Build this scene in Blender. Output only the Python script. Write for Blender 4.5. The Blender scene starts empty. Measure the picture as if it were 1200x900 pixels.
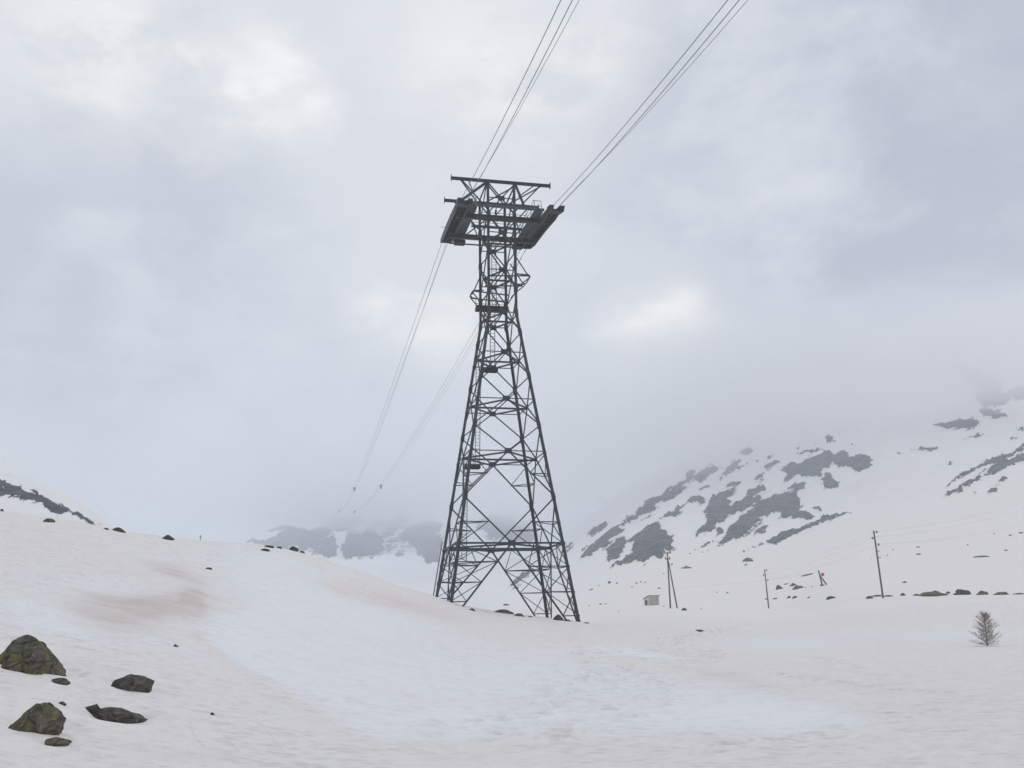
import bpy, bmesh, math, random
import numpy as np
from mathutils import Vector, Matrix, noise as mnoise

random.seed(7)
SC = bpy.context.scene
C = SC.collection

# ------------------------------------------------------------------ camera
F = 1050.0; PIT = 0.24753553; ROL = 0.016538684
_c, _s = math.cos(PIT), math.sin(PIT); _cr, _sr = math.cos(ROL), math.sin(ROL)
FW = np.array([0, _c, _s]); R0 = np.array([1.0, 0, 0]); U0 = np.array([0, -_s, _c])
RX = _cr * R0 - _sr * U0; UX = _sr * R0 + _cr * U0

def ray(x, y):
    return FW * F + RX * (x - 600) - UX * (y - 450)

def project(P):
    P = np.asarray(P, float)
    d = P @ FW
    return 600 + F * (P @ RX) / d, 450 - F * (P @ UX) / d

cam = bpy.data.cameras.new('camera')
cam.sensor_width = 36.0; cam.lens = 36.0 * F / 1200.0
cam.clip_start = 0.1; cam.clip_end = 20000
camo = bpy.data.objects.new('camera', cam); C.objects.link(camo)
camo.matrix_world = Matrix(((RX[0], UX[0], -FW[0], 0), (RX[1], UX[1], -FW[1], 0), (RX[2], UX[2], -FW[2], 0), (0, 0, 0, 1)))
SC.camera = camo

# ------------------------------------------------------------------ helpers
def tag(o, label=None, cat=None, group=None, kind=None):
    if label: o['label'] = label
    if cat: o['category'] = cat
    if group: o['group'] = group
    if kind: o['kind'] = kind
    return o

def empty(name, loc, rz=0.0):
    o = bpy.data.objects.new(name, None); C.objects.link(o)
    o.location = loc; o.rotation_euler = (0, 0, rz); o.empty_display_size = 0.3
    return o

class MB:
    """collects boxes, bars, tubes and lumps into one mesh"""
    def __init__(self): self.v = []; self.f = []
    def add(self, vs, fs):
        n = len(self.v); self.v += [tuple(p) for p in vs]; self.f += [tuple(i + n for i in q) for q in fs]
    def bar(self, a, b, w, h=None, up=(0, 0, 1)):
        a = Vector(a); b = Vector(b); d = (b - a)
        if d.length < 1e-6: return
        d.normalize(); up = Vector(up)
        if abs(d.dot(up)) > 0.98: up = Vector((1, 0, 0)) if abs(d.x) < 0.9 else Vector((0, 1, 0))
        s = d.cross(up).normalized(); t = s.cross(d).normalized(); h = h or w
        s = s * (w / 2); t = t * (h / 2)
        vs = [a - s - t, a + s - t, a + s + t, a - s + t, b - s - t, b + s - t, b + s + t, b - s + t]
        self.add(vs, [(3, 2, 1, 0), (4, 5, 6, 7), (0, 1, 5, 4), (1, 2, 6, 5), (2, 3, 7, 6), (3, 0, 4, 7)])
    def angle(self, a, b, w, t, s, q):
        """L-profile from a to b with flanges along directions s and q"""
        a = Vector(a); b = Vector(b); s = Vector(s); q = Vector(q)
        prof = [Vector((0, 0, 0)), s * w, s * w + q * t, s * t + q * t, s * t + q * w, q * w]
        vs = [a + p for p in prof] + [b + p for p in prof]
        fs = [(0, 1, 2, 3), (0, 3, 4, 5), (9, 8, 7, 6), (11, 10, 9, 6)] + [(i, i + 6, (i + 1) % 6 + 6, (i + 1) % 6) for i in range(6)]
        self.add(vs, fs)
    def tube(self, pts, r, n=6, r2=None, cap=True):
        pts = [Vector(p) for p in pts]; m = len(pts); vs = []; fs = []
        for i, p in enumerate(pts):
            d = (pts[min(i + 1, m - 1)] - pts[max(i - 1, 0)]).normalized()
            up = Vector((0, 0, 1)) if abs(d.z) < 0.95 else Vector((1, 0, 0))
            s = d.cross(up).normalized(); t = s.cross(d)
            rr = r if r2 is None else r + (r2 - r) * i / max(1, m - 1)
            for k in range(n):
                a = 2 * math.pi * k / n
                vs.append(p + s * (rr * math.cos(a)) + t * (rr * math.sin(a)))
        for i in range(m - 1):
            for k in range(n):
                k2 = (k + 1) % n
                fs.append((i * n + k, i * n + k2, (i + 1) * n + k2, (i + 1) * n + k))
        if cap:
            fs.append(tuple(range(n - 1, -1, -1))); fs.append(tuple(range((m - 1) * n, m * n)))
        self.add(vs, fs)
    def prism(self, poly, axis, d0, d1, fr):
        """polygon of (p,q) extruded: fr(p,q,d)->point"""
        n = len(poly)
        vs = [fr(p, q, d0) for p, q in poly] + [fr(p, q, d1) for p, q in poly]
        self.add(vs, [tuple(range(n - 1, -1, -1)), tuple(range(n, 2 * n))] + [(i, (i + 1) % n, (i + 1) % n + n, i + n) for i in range(n)])
    def build(self, name, mat, parent=None, smooth=False):
        me = bpy.data.meshes.new(name); me.from_pydata(self.v, [], self.f)
        bm = bmesh.new(); bm.from_mesh(me); bmesh.ops.recalc_face_normals(bm, faces=bm.faces); bm.to_mesh(me); bm.free()
        if smooth: me.polygons.foreach_set('use_smooth', [True] * len(me.polygons))
        me.materials.append(mat)
        o = bpy.data.objects.new(name, me); C.objects.link(o)
        if parent: o.parent = parent
        return o

# ------------------------------------------------------------------ materials
def mat(name):
    m = bpy.data.materials.new(name); m.use_nodes = True
    nt = m.node_tree; nt.nodes.clear()
    out = nt.nodes.new('ShaderNodeOutputMaterial')
    return m, nt, out

def N(nt, typ, **kw):
    n = nt.nodes.new(typ)
    for k, v in kw.items():
        if k.startswith('i_'): n.inputs[k[2:]].default_value = v
        else: setattr(n, k, v)
    return n

def noise_n(nt, vec, scale, detail=4.0, rough=0.55, dist=0.0):
    n = N(nt, 'ShaderNodeTexNoise'); n.inputs['Scale'].default_value = scale
    n.inputs['Detail'].default_value = detail; n.inputs['Roughness'].default_value = rough
    n.inputs['Distortion'].default_value = dist
    if vec is not None: nt.links.new(vec, n.inputs['Vector'])
    return n.outputs['Fac']

def mrange(nt, val, a, b, lo=0.0, hi=1.0, smooth=True):
    n = N(nt, 'ShaderNodeMapRange'); n.interpolation_type = 'SMOOTHSTEP' if smooth else 'LINEAR'
    n.inputs['From Min'].default_value = a; n.inputs['From Max'].default_value = b
    n.inputs['To Min'].default_value = lo; n.inputs['To Max'].default_value = hi
    nt.links.new(val, n.inputs['Value']); return n.outputs['Result']

def mth(nt, op, a, b=None, clamp=False):
    n = N(nt, 'ShaderNodeMath', operation=op); n.use_clamp = clamp
    for i, q in enumerate((a, b)):
        if q is None: continue
        if isinstance(q, (int, float)): n.inputs[i].default_value = q
        else: nt.links.new(q, n.inputs[i])
    return n.outputs[0]

def mixc(nt, fac, a, b):
    n = N(nt, 'ShaderNodeMix', data_type='RGBA')
    if isinstance(fac, (int, float)): n.inputs[0].default_value = fac
    else: nt.links.new(fac, n.inputs[0])
    for i, q in ((6, a), (7, b)):
        if isinstance(q, tuple): n.inputs[i].default_value = (*q, 1.0) if len(q) == 3 else q
        else: nt.links.new(q, n.inputs[i])
    return n.outputs[2]

def geopos(nt): return N(nt, 'ShaderNodeNewGeometry').outputs['Position']

def simple(name, col, rough=0.6, var=0.25, scale=3.0, metal=0.0, bump=0.0):
    m, nt, out = mat(name)
    b = N(nt, 'ShaderNodeBsdfPrincipled'); b.inputs['Specular IOR Level'].default_value = .22; b.inputs['Roughness'].default_value = rough; b.inputs['Metallic'].default_value = metal
    tc = N(nt, 'ShaderNodeTexCoord').outputs['Object']
    f = noise_n(nt, tc, scale, 5)
    c = mixc(nt, mrange(nt, f, .3, .7), tuple(x * (1 - var) for x in col), tuple(x * (1 + var) for x in col))
    nt.links.new(c, b.inputs['Base Color'])
    if bump:
        bp = N(nt, 'ShaderNodeBump'); bp.inputs['Strength'].default_value = bump; nt.links.new(f, bp.inputs['Height']); nt.links.new(bp.outputs[0], b.inputs['Normal'])
    nt.links.new(b.outputs[0], out.inputs['Surface'])
    return m

M = {}
M['steel'] = simple('painted_steel', (.033, .039, .045), .55, .25, 1.3)
M['steel_dark'] = simple('dark_steel', (.010, .011, .012), .6, .3, 2.0)
M['steel_pale'] = simple('pale_painted_steel', (.066, .078, .089), .6, .2, 1.5)
M['galv'] = simple('galvanised_steel', (.22, .24, .25), .5, .2, 2.0, .3)
M['rust'] = simple('rusty_shoe_liner', (.075, .060, .055), .7, .3, 4.0)
M['rope'] = simple('wire_rope', (.14, .145, .15), .5, .15, 30.0, .4)
M['wire'] = simple('thin_wire', (.30, .30, .31), .6, .1)
M['wood'] = simple('weathered_pole_wood', (.10, .085, .075), .9, .35, 4.0, 0, .3)
M['porcelain'] = simple('dark_porcelain', (.06, .045, .04), .3, .1)
M['red'] = simple('red_paint', (.30, .035, .035), .5, .2)
M['panel'] = simple('beige_shed_cladding', (.48, .42, .39), .8, .12, 1.2)
M['panel2'] = simple('pale_shed_end', (.60, .57, .55), .8, .12, 1.2)
M['dark'] = simple('opening_shade', (.03, .032, .036), .9, .2)
M['bark'] = simple('larch_bark', (.095, .075, .06), .95, .3, 20.0)
M['twig'] = simple('larch_twigs', (.35, .305, .27), .95, .3, 12.0)

def snow_colour(nt, sand_attr=True):
    P = geopos(nt)
    n1 = noise_n(nt, P, .035, 5, .6, .6)
    mp = N(nt, 'ShaderNodeMapping'); mp.inputs['Scale'].default_value = (.5, 1.6, 1.0); mp.inputs['Rotation'].default_value = (0, 0, .35)
    nt.links.new(P, mp.inputs['Vector'])
    n2 = noise_n(nt, mp.outputs[0], .35, 6, .62, .5)
    n3 = noise_n(nt, P, 2.6, 4, .6)
    dust = mth(nt, 'ADD', mth(nt, 'MULTIPLY', n1, .42), mth(nt, 'ADD', mth(nt, 'MULTIPLY', n2, .38), mth(nt, 'MULTIPLY', n3, .20)))
    a = N(nt, 'ShaderNodeAttribute', attribute_name='sand').outputs['Fac']
    d = mth(nt, 'ADD', dust, mth(nt, 'SUBTRACT', a, .5))
    f1 = mrange(nt, d, .38, .76)
    c = mixc(nt, f1, (.822, .832, .858), (.848, .795, .768))
    r = N(nt, 'ShaderNodeAttribute', attribute_name='rust').outputs['Fac']
    f2 = mth(nt, 'MULTIPLY', r, mrange(nt, n2, .18, .62), True)
    c = mixc(nt, f2, c, (.665, .57, .53))
    return c, P

def snow_bump(nt, P):
    sm = N(nt, 'ShaderNodeMapping'); sm.inputs['Scale'].default_value = (1, 1.5, 1); sm.inputs['Rotation'].default_value = (0, 0, -.4)
    nt.links.new(P, sm.inputs['Vector'])
    v = N(nt, 'ShaderNodeTexVoronoi', feature='SMOOTH_F1'); v.inputs['Scale'].default_value = 4.2; v.inputs['Smoothness'].default_value = .5
    nt.links.new(sm.outputs[0], v.inputs['Vector'])
    b1 = noise_n(nt, sm.outputs[0], 3.2, 6, .7)
    v3 = N(nt, 'ShaderNodeTexVoronoi', feature='SMOOTH_F1'); v3.inputs['Scale'].default_value = 1.25; v3.inputs['Smoothness'].default_value = .6
    nt.links.new(sm.outputs[0], v3.inputs['Vector'])
    cups = mth(nt, 'ADD', mth(nt, 'ADD', mth(nt, 'MULTIPLY', v.outputs['Distance'], .65), mth(nt, 'MULTIPLY', v3.outputs['Distance'], .45)), mth(nt, 'MULTIPLY', b1, .75))
    tr = N(nt, 'ShaderNodeAttribute', attribute_name='tracks').outputs['Fac']
    prints = mth(nt, 'MULTIPLY', tr, -1.0)
    return cups, cups, prints

def make_snow():
    m, nt, out = mat('dusty_snow')
    c, P = snow_colour(nt)
    cups, h, prints = snow_bump(nt, P)
    cp = mixc(nt, mth(nt, 'MULTIPLY', prints, -.75, True), c, (.56, .51, .475))   # shade in the bottoms of the prints, painted into the snow colour
    sd = mrange(nt, N(nt, 'ShaderNodeAttribute', attribute_name='sand').outputs['Fac'], .30, .62, .30, .95)
    dirt = mth(nt, 'MULTIPLY', mth(nt, 'MULTIPLY', mrange(nt, cups, .55, 1.0, .62, 0), sd), mrange(nt, noise_n(nt, P, .5, 4, .6), .3, .7, .45, 1.0))                                      # dust gathers in the hollows of the sun cups
    cp = mixc(nt, dirt, cp, (.62, .56, .53))
    speck = mrange(nt, noise_n(nt, P, 7.0, 6, .75), .57, .72, 0, .5)             # scattered dust grains
    cp = mixc(nt, speck, cp, (.62, .55, .50))
    b = N(nt, 'ShaderNodeBsdfPrincipled'); b.inputs['Roughness'].default_value = .75; b.inputs['Specular IOR Level'].default_value = .25
    nt.links.new(cp, b.inputs['Base Color'])
    bp = N(nt, 'ShaderNodeBump'); bp.inputs['Distance'].default_value = .11
    sa = N(nt, 'ShaderNodeAttribute', attribute_name='sand').outputs['Fac']
    nt.links.new(mrange(nt, sa, .30, .62, .30, .90), bp.inputs['Strength'])
    nt.links.new(h, bp.inputs['Height']); nt.links.new(bp.outputs[0], b.inputs['Normal'])
    nt.links.new(b.outputs[0], out.inputs['Surface'])
    return m
M['snow'] = make_snow()

def make_mountain():
    m, nt, out = mat('snow_and_rock')
    c, P = snow_colour(nt)
    a = N(nt, 'ShaderNodeAttribute', attribute_name='rock').outputs['Fac']
    pm = N(nt, 'ShaderNodeMapping'); pm.inputs['Rotation'].default_value = (0, 0, .5); pm.inputs['Scale'].default_value = (.6, 1.2, 1.5); nt.links.new(P, pm.inputs['Vector'])
    nz = noise_n(nt, pm.outputs[0], .09, 8, .72)
    nf = noise_n(nt, P, .6, 5, .65)
    f = mth(nt, 'ADD', a, mth(nt, 'MULTIPLY', mth(nt, 'SUBTRACT', mth(nt, 'ADD', mth(nt, 'MULTIPLY', nz, .6), mth(nt, 'MULTIPLY', nf, .4)), .5), 1.9))
    k = mrange(nt, f, .40, .48)
    rn = noise_n(nt, P, .22, 8, .7)
    rv = N(nt, 'ShaderNodeTexVoronoi', feature='DISTANCE_TO_EDGE'); rv.inputs['Scale'].default_value = .075
    rw = N(nt, 'ShaderNodeVectorMath', operation='MULTIPLY_ADD'); rq = N(nt, 'ShaderNodeTexNoise'); rq.inputs['Scale'].default_value = .08; rq.inputs['Detail'].default_value = 5
    nt.links.new(pm.outputs[0], rq.inputs['Vector']); nt.links.new(rq.outputs['Color'], rw.inputs[0]); rw.inputs[1].default_value = (14, 14, 14); nt.links.new(pm.outputs[0], rw.inputs[2]); nt.links.new(rw.outputs[0], rv.inputs['Vector'])
    crk = mrange(nt, rv.outputs['Distance'], 0.0, .16, 0.0, 1.0)
    rc = mixc(nt, mrange(nt, rn, .32, .68), (.006, .011, .018), (.115, .137, .168))
    rc = mixc(nt, crk, (.006, .009, .013), rc)
    col = mixc(nt, k, c, rc)
    b = N(nt, 'ShaderNodeBsdfPrincipled'); b.inputs['Roughness'].default_value = .85; b.inputs['Specular IOR Level'].default_value = .2
    nt.links.new(col, b.inputs['Base Color'])
    bp = N(nt, 'ShaderNodeBump'); bp.inputs['Strength'].default_value = .9; bp.inputs['Distance'].default_value = 6.0
    nt.links.new(mth(nt, 'MULTIPLY', rn, mth(nt, 'ADD', mth(nt, 'MULTIPLY', k, .9), .1)), bp.inputs['Height']); nt.links.new(bp.outputs[0], b.inputs['Normal'])
    nt.links.new(b.outputs[0], out.inputs['Surface'])
    return m
M['mountain'] = make_mountain()

def make_rock(name, base, lich, lichen_amt):
    m, nt, out = mat(name)
    tc = N(nt, 'ShaderNodeTexCoord').outputs['Object']
    n1 = noise_n(nt, tc, 3.0, 8, .68); n2 = noise_n(nt, tc, 11.0, 6, .7); n3 = noise_n(nt, tc, 1.7, 4, .6, 1.0)
    c = mixc(nt, mrange(nt, n1, .3, .7), tuple(x * .35 for x in base), tuple(x * 1.4 for x in base))
    l = mrange(nt, mth(nt, 'ADD', mth(nt, 'MULTIPLY', n3, .6), mth(nt, 'MULTIPLY', n2, .4)), .58 - .16 * lichen_amt, .74 - .16 * lichen_amt)
    c = mixc(nt, mth(nt, 'MULTIPLY', l, .85), c, lich)
    pale = mrange(nt, noise_n(nt, tc, 19.0, 5, .7), .58, .66, 0, .75)
    c = mixc(nt, pale, c, (.27, .27, .24))
    v = N(nt, 'ShaderNodeTexVoronoi', feature='DISTANCE_TO_EDGE'); v.inputs['Scale'].default_value = 1.6
    wv = N(nt, 'ShaderNodeVectorMath', operation='ADD'); nn = N(nt, 'ShaderNodeTexNoise'); nn.inputs['Scale'].default_value = 2.2
    nt.links.new(tc, nn.inputs['Vector']); nt.links.new(tc, wv.inputs[0]); nt.links.new(nn.outputs['Color'], wv.inputs[1]); nt.links.new(wv.outputs[0], v.inputs['Vector'])
    crack = mrange(nt, v.outputs['Distance'], 0.0, .035, 1.0, 0.0)
    b = N(nt, 'ShaderNodeBsdfPrincipled'); b.inputs['Roughness'].default_value = .9; b.inputs['Specular IOR Level'].default_value = .2
    nt.links.new(c, b.inputs['Base Color'])
    bp = N(nt, 'ShaderNodeBump'); bp.inputs['Strength'].default_value = .9; bp.inputs['Distance'].default_value = .07
    hh = mth(nt, 'SUBTRACT', mth(nt, 'ADD', n1, mth(nt, 'MULTIPLY', n2, .45)), mth(nt, 'MULTIPLY', crack, 1.1))
    nt.links.new(hh, bp.inputs['Height']); nt.links.new(bp.outputs[0], b.inputs['Normal'])
    nt.links.new(b.outputs[0], out.inputs['Surface'])
    return m
M['rock_lichen'] = make_rock('lichen_rock', (.105, .097, .082), (.175, .168, .07), .92)
M['rock_brown'] = make_rock('brown_rock', (.098, .088, .076), (.16, .15, .075), .3)
M['rock_dark'] = make_rock('dark_rock', (.066, .062, .056), (.10, .10, .06), .45)

# ------------------------------------------------------------------ numeric noise
def _hash(i, j, seed):
    n = (i.astype(np.int64) * 374761393 + j.astype(np.int64) * 668265263 + seed * 1442695041) & 0x7fffffff
    n = (n ^ (n >> 13)) * 1274126177 & 0x7fffffff
    n = n ^ (n >> 16)
    return (n & 0xffff) / 65535.0

def vnoise(x, y, seed):
    i = np.floor(x); j = np.floor(y); fx = x - i; fy = y - j
    fx = fx * fx * fx * (fx * (fx * 6 - 15) + 10); fy = fy * fy * fy * (fy * (fy * 6 - 15) + 10)
    a = _hash(i, j, seed); b = _hash(i + 1, j, seed); c = _hash(i, j + 1, seed); d = _hash(i + 1, j + 1, seed)
    return (a + (b - a) * fx) * (1 - fy) + (c + (d - c) * fx) * fy

def fbm(x, y, sc, octv=4, seed=0, gain=.5):
    s = 0; a = 1; t = 0
    for o in range(octv):
        s = s + a * (vnoise(x * sc + 17.3 * o, y * sc - 9.1 * o, seed + o * 31) - .5); t += a; a *= gain; sc *= 2.03
    return s / t * 2

def pchip(xs, ys, xq):
    xs = np.asarray(xs, float); ys = np.asarray(ys, float)
    h = np.diff(xs); dl = np.diff(ys, axis=0) / h.reshape(-1, *([1] * (ys.ndim - 1)))
    d = np.zeros_like(ys); n = len(xs)
    for i in range(1, n - 1):
        w1 = 2 * h[i] + h[i - 1]; w2 = h[i] + 2 * h[i - 1]
        p = dl[i - 1] * dl[i]
        with np.errstate(divide='ignore', invalid='ignore'):
            hm = (w1 + w2) / (w1 / dl[i - 1] + w2 / dl[i])
        d[i] = np.where(p > 0, hm, 0)
    d[0] = dl[0]; d[-1] = dl[-1]
    k = np.clip(np.searchsorted(xs, xq) - 1, 0, n - 2)
    shp = (-1,) + (1,) * (ys.ndim - 1)
    t = ((xq - xs[k]) / h[k]).reshape(shp); hk = h[k].reshape(shp)
    return (ys[k] * (1 + 2 * t) * (1 - t) ** 2 + hk * d[k] * t * (1 - t) ** 2 + ys[k + 1] * t * t * (3 - 2 * t) + hk * d[k + 1] * t * t * (t - 1))

# ------------------------------------------------------------------ terrain profiles: (image row, distance) along a bearing, or ('z', height, distance)
def az_of(X, y=712.0):
    r = ray(X, y); return math.atan2(r[0], r[1])

def z_at(az, y, d):
    lo, hi = -2000.0, 4000.0            # the point of bearing az on image row y
    for _ in range(60):
        m_ = (lo + hi) / 2
        r = ray(m_, y)
        if math.atan2(r[0], r[1]) < az: lo = m_
        else: hi = m_
    r = ray(lo, y)
    return d * r[2] / math.hypot(r[0], r[1])

COL = {
 -260: [(900,8.5),(765,14),(690,22),(600,45),(562,70),('z',9,110),('z',18,200),('z',55,330),('z',62,450),('z',40,900),('z',60,2600)],
 0: [(900,9.5),(842,12),(765,16.5),(700,25),(640,40),(601,60),('z',6.6,75),('z',8,110),(598,200),(555,330),('z',54,420),('z',45,600),('z',40,1000),('z',60,2600)],
 60: [(900,9.8),(842,12.3),(765,17.5),(700,26),(650,38),(612,60),('z',5.6,80),('z',6.5,120),(608,200),(586,330),('z',38,420),('z',30,1000),('z',50,2600)],
 120: [(900,10),(842,12.8),(765,18.5),(700,28),(655,41),(622,60),('z',5,85),('z',5,130),('z',16,220),(614.5,330),('z',28,420),('z',25,1000),('z',40,2600)],
 190: [(900,10.2),(842,13.2),(765,19.5),(700,30),(658,45),(631,62),('z',4.4,90),('z',3,150),('z',5,300),('z',15,600),('z',20,1000),('z',40,2600)],
 285: [(900,10.5),(842,14),(765,22),(705,35),(665,50),(637.5,65),('z',3.9,90),('z',0,150),('z',0,300),('z',25,700),(645,1200),(636,1550),('z',90,2600)],
 350: [(900,10.7),(842,14.8),(780,22),(723,34),(680,50),(648,66),('z',3.3,90),('z',-2,150),('z',-2,300),('z',20,700),(634,1100),(611,1500),('z',150,2600)],
 420: [(900,10.9),(850,14.5),(790,22),(738,36),(695,55),(669,70),('z',2.5,88),('z',-3,150),('z',-2,300),(680,650),(640,1000),(601,1500),('z',160,2600)],
 500: [(900,11),(850,15),(795,24),(747,40),(713,62),(695.5,80),('z',.9,102),('z',-4,160),('z',-2,300),(690,600),(650,950),(592,1500),('z',175,2600)],
 560: [(900,11),(850,15.5),(800,25),(757,43),(728,66),(713,88),('z',-1.2,105),('z',-2.2,130),('z',-2.5,200),(700,320),(680,500),(650,850),(590,1500),('z',180,2600)],
 620: [(900,11),(850,15.5),(800,26),(761,44),(734,68),(721,86),('z',-1.6,110),('z',-2.0,150),(711,260),(695,400),(670,600),(640,900),(592,1500),('z',190,2600)],
 680: [(900,11),(850,15.5),(800,26),(763,45),(740,68),(728.5,82),('z',-1.9,110),('z',-1.8,150),(711,230),(695,330),(670,450),(645,650),(620,900),(600,1300),(575,1700),('z',230,2600)],
 740: [(900,11),(850,15.5),(800,26.5),(766,45),(744,68),(731,95),(718,140),(708,205),(695,280),(670,380),(640,520),(600,720),(572,900),('z',150,1300),(566,1700),('z',240,2600)],
 800: [(900,11),(850,15.5),(800,27),(769,45),(750,66),(736,90),(714,150),(705,205),(690,280),(660,390),(620,540),(580,720),(545,920),('z',165,1200),('z',235,1700),('z',240,2600)],
 900: [(900,11),(850,15.5),(800,27),(771,45),(753,66),(735,100),(720,150),(712.5,190),(695,235),(675,320),(645,430),(600,600),(550,780),(500,920),('z',200,1200),('z',280,1700),('z',250,2600)],
 1000: [(900,11),(850,15),(800,27),(771,45),(756,64),(736,92),(715,120),(699.5,138),(690,160),(680,215),(660,300),(630,400),(590,540),(540,720),(480,880),(450,1000),('z',240,1500),('z',250,2600)],
 1085: [(900,10.8),(850,14.8),(800,26),(773,44),(758,62),(735,88),(712,115),(697.5,135),(689,158),(675,215),(650,300),(615,400),(570,520),(510,700),(450,880),(407,1000),('z',280,1500),('z',270,2600)],
 1200: [(900,10.5),(850,14.2),(800,25),(776,42),(758,62),(735,85),(712,112),(697,131),(688,150),(672,205),(645,290),(605,390),(550,530),(500,680),(450,860),(428,960),('z',275,1400),('z',270,2600)],
 1460: [(900,10),(800,22),(757,55),(705,100),(665,180),(605,330),(545,480),(460,800),('z',260,1000),('z',280,2600)],
}
for X_ in (285, 350, 420, 500, 560, 620):                    # the misty ridge stands about two kilometres off
    COL[X_] = [e if (e[0] == 'z' or e[1] < 840) else (e[0], e[1] * 1.4) for e in COL[X_]]
for X_ in (680, 740):
    COL[X_] = [e if (e[0] == 'z' or e[1] < 1250) else (e[0], e[1] * 1.22) for e in COL[X_]]
BACK = [('z',-1.75,10),('z',-1,40),('z',2,100),('z',10,300),('z',40,1000),('z',60,2600)]

# distance rows
rows = [0.6, 2.0, 4.0]
d = 6.0
while d < 2550:
    rows.append(d)
    if d < 95: st = min(max(d * d / 3600.0, .03), 1.6)
    elif d < 260: st = d * .0058
    elif d < 1100: st = d * .0040
    elif d < 2300: st = d * .0050
    else: st = d * .02
    d += st
D = np.array(rows)
az_keys = []; prof = []
def eval_col(az, L, dq):
    ds = [.5, 4.0]; zs = [-1.78, -1.77]
    for e in L:
        if e[0] == 'z': ds.append(e[2]); zs.append(e[1])
        else: ds.append(e[1]); zs.append(z_at(az, e[0], e[1]))
    return pchip(np.log(ds), np.array(zs), np.log(dq))
DQ = np.exp(np.linspace(math.log(.5), math.log(2600), 700))
for X in sorted(COL):
    a = az_of(X); az_keys.append(a); prof.append(eval_col(a, COL[X], DQ))
for a in (-math.pi, -2.2, -1.25):
    az_keys.insert([-math.pi, -2.2, -1.25].index(a), a); prof.insert([-math.pi, -2.2, -1.25].index(a), eval_col(0, BACK, DQ))
for a in (1.25, 2.2, math.pi):
    az_keys.append(a); prof.append(eval_col(0, BACK, DQ))
az_keys = np.array(az_keys); prof = np.array(prof)

fine = np.radians(np.arange(-33.0, 33.0001, .055))
AZ = np.concatenate([np.radians(np.arange(-180, -45, 3.0)), np.radians(np.arange(-45, -33, .4)), fine,
                     np.radians(np.arange(33.4, 45, .4)), np.radians(np.arange(45, 180.01, 3.0))])
G = pchip(az_keys, prof, AZ)                        # (naz, 700)
lq = np.log(DQ)
# light smoothing over bearing to round off the joints between the profiles
ker = np.hanning(61); ker /= ker.sum()
i0 = len(np.arange(-180, -45, 3.0)) + len(np.arange(-45, -33, .4)); i1 = i0 + len(fine)
pad = np.concatenate([np.repeat(G[i0:i0 + 1], 30, 0), G[i0:i1], np.repeat(G[i1 - 1:i1], 30, 0)])
sm = np.zeros_like(G[i0:i1])
for k in range(61): sm += ker[k] * pad[k:k + (i1 - i0)]
G[i0:i1] = sm
Z = np.empty((len(AZ), len(D)))
kk = np.clip(np.searchsorted(lq, np.log(D)) - 1, 0, len(lq) - 2)
tt = (np.log(D) - lq[kk]) / (lq[kk + 1] - lq[kk])
Z = G[:, kk] * (1 - tt) + G[:, kk + 1] * tt
XX = np.sin(AZ)[:, None] * D[None, :]; YY = np.cos(AZ)[:, None] * D[None, :]
DD = np.broadcast_to(D[None, :], Z.shape)

def ramp(x, a, b): t = np.clip((x - a) / (b - a), 0, 1); return t * t * (3 - 2 * t)

# swells, drift ripples, relief of the mountains
Z = Z + .035 * fbm(XX, YY, .33, 3, 5) * ramp(DD, 4, 12) * (1 - ramp(DD, 60, 140))
Z = Z + .012 * fbm(XX * .8 + YY * .3, YY * 1.3, 1.6, 3, 9) * (1 - ramp(DD, 30, 60))
Z = Z + .5 * fbm(XX, YY, .03, 4, 11) * ramp(DD, 105, 190) * (1 - ramp(DD, 330, 500))
far = ramp(DD, 330, 620)
Z = Z + far * (7.0 * fbm(XX, YY, .010, 6, 21, .55) + 1.6 * fbm(XX, YY, .06, 4, 23))

# image coordinates of each vertex, used to lay out the rock bands and dust patches as the photograph shows them
dep = XX * FW[0] + YY * FW[1] + Z * FW[2]
depc = np.where(dep > .5, dep, .5)
PX = 600 + F * (XX * RX[0] + YY * RX[1] + Z * RX[2]) / depc
PY = 450 - F * (XX * UX[0] + YY * UX[1] + Z * UX[2]) / depc
front = dep > .5

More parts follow.
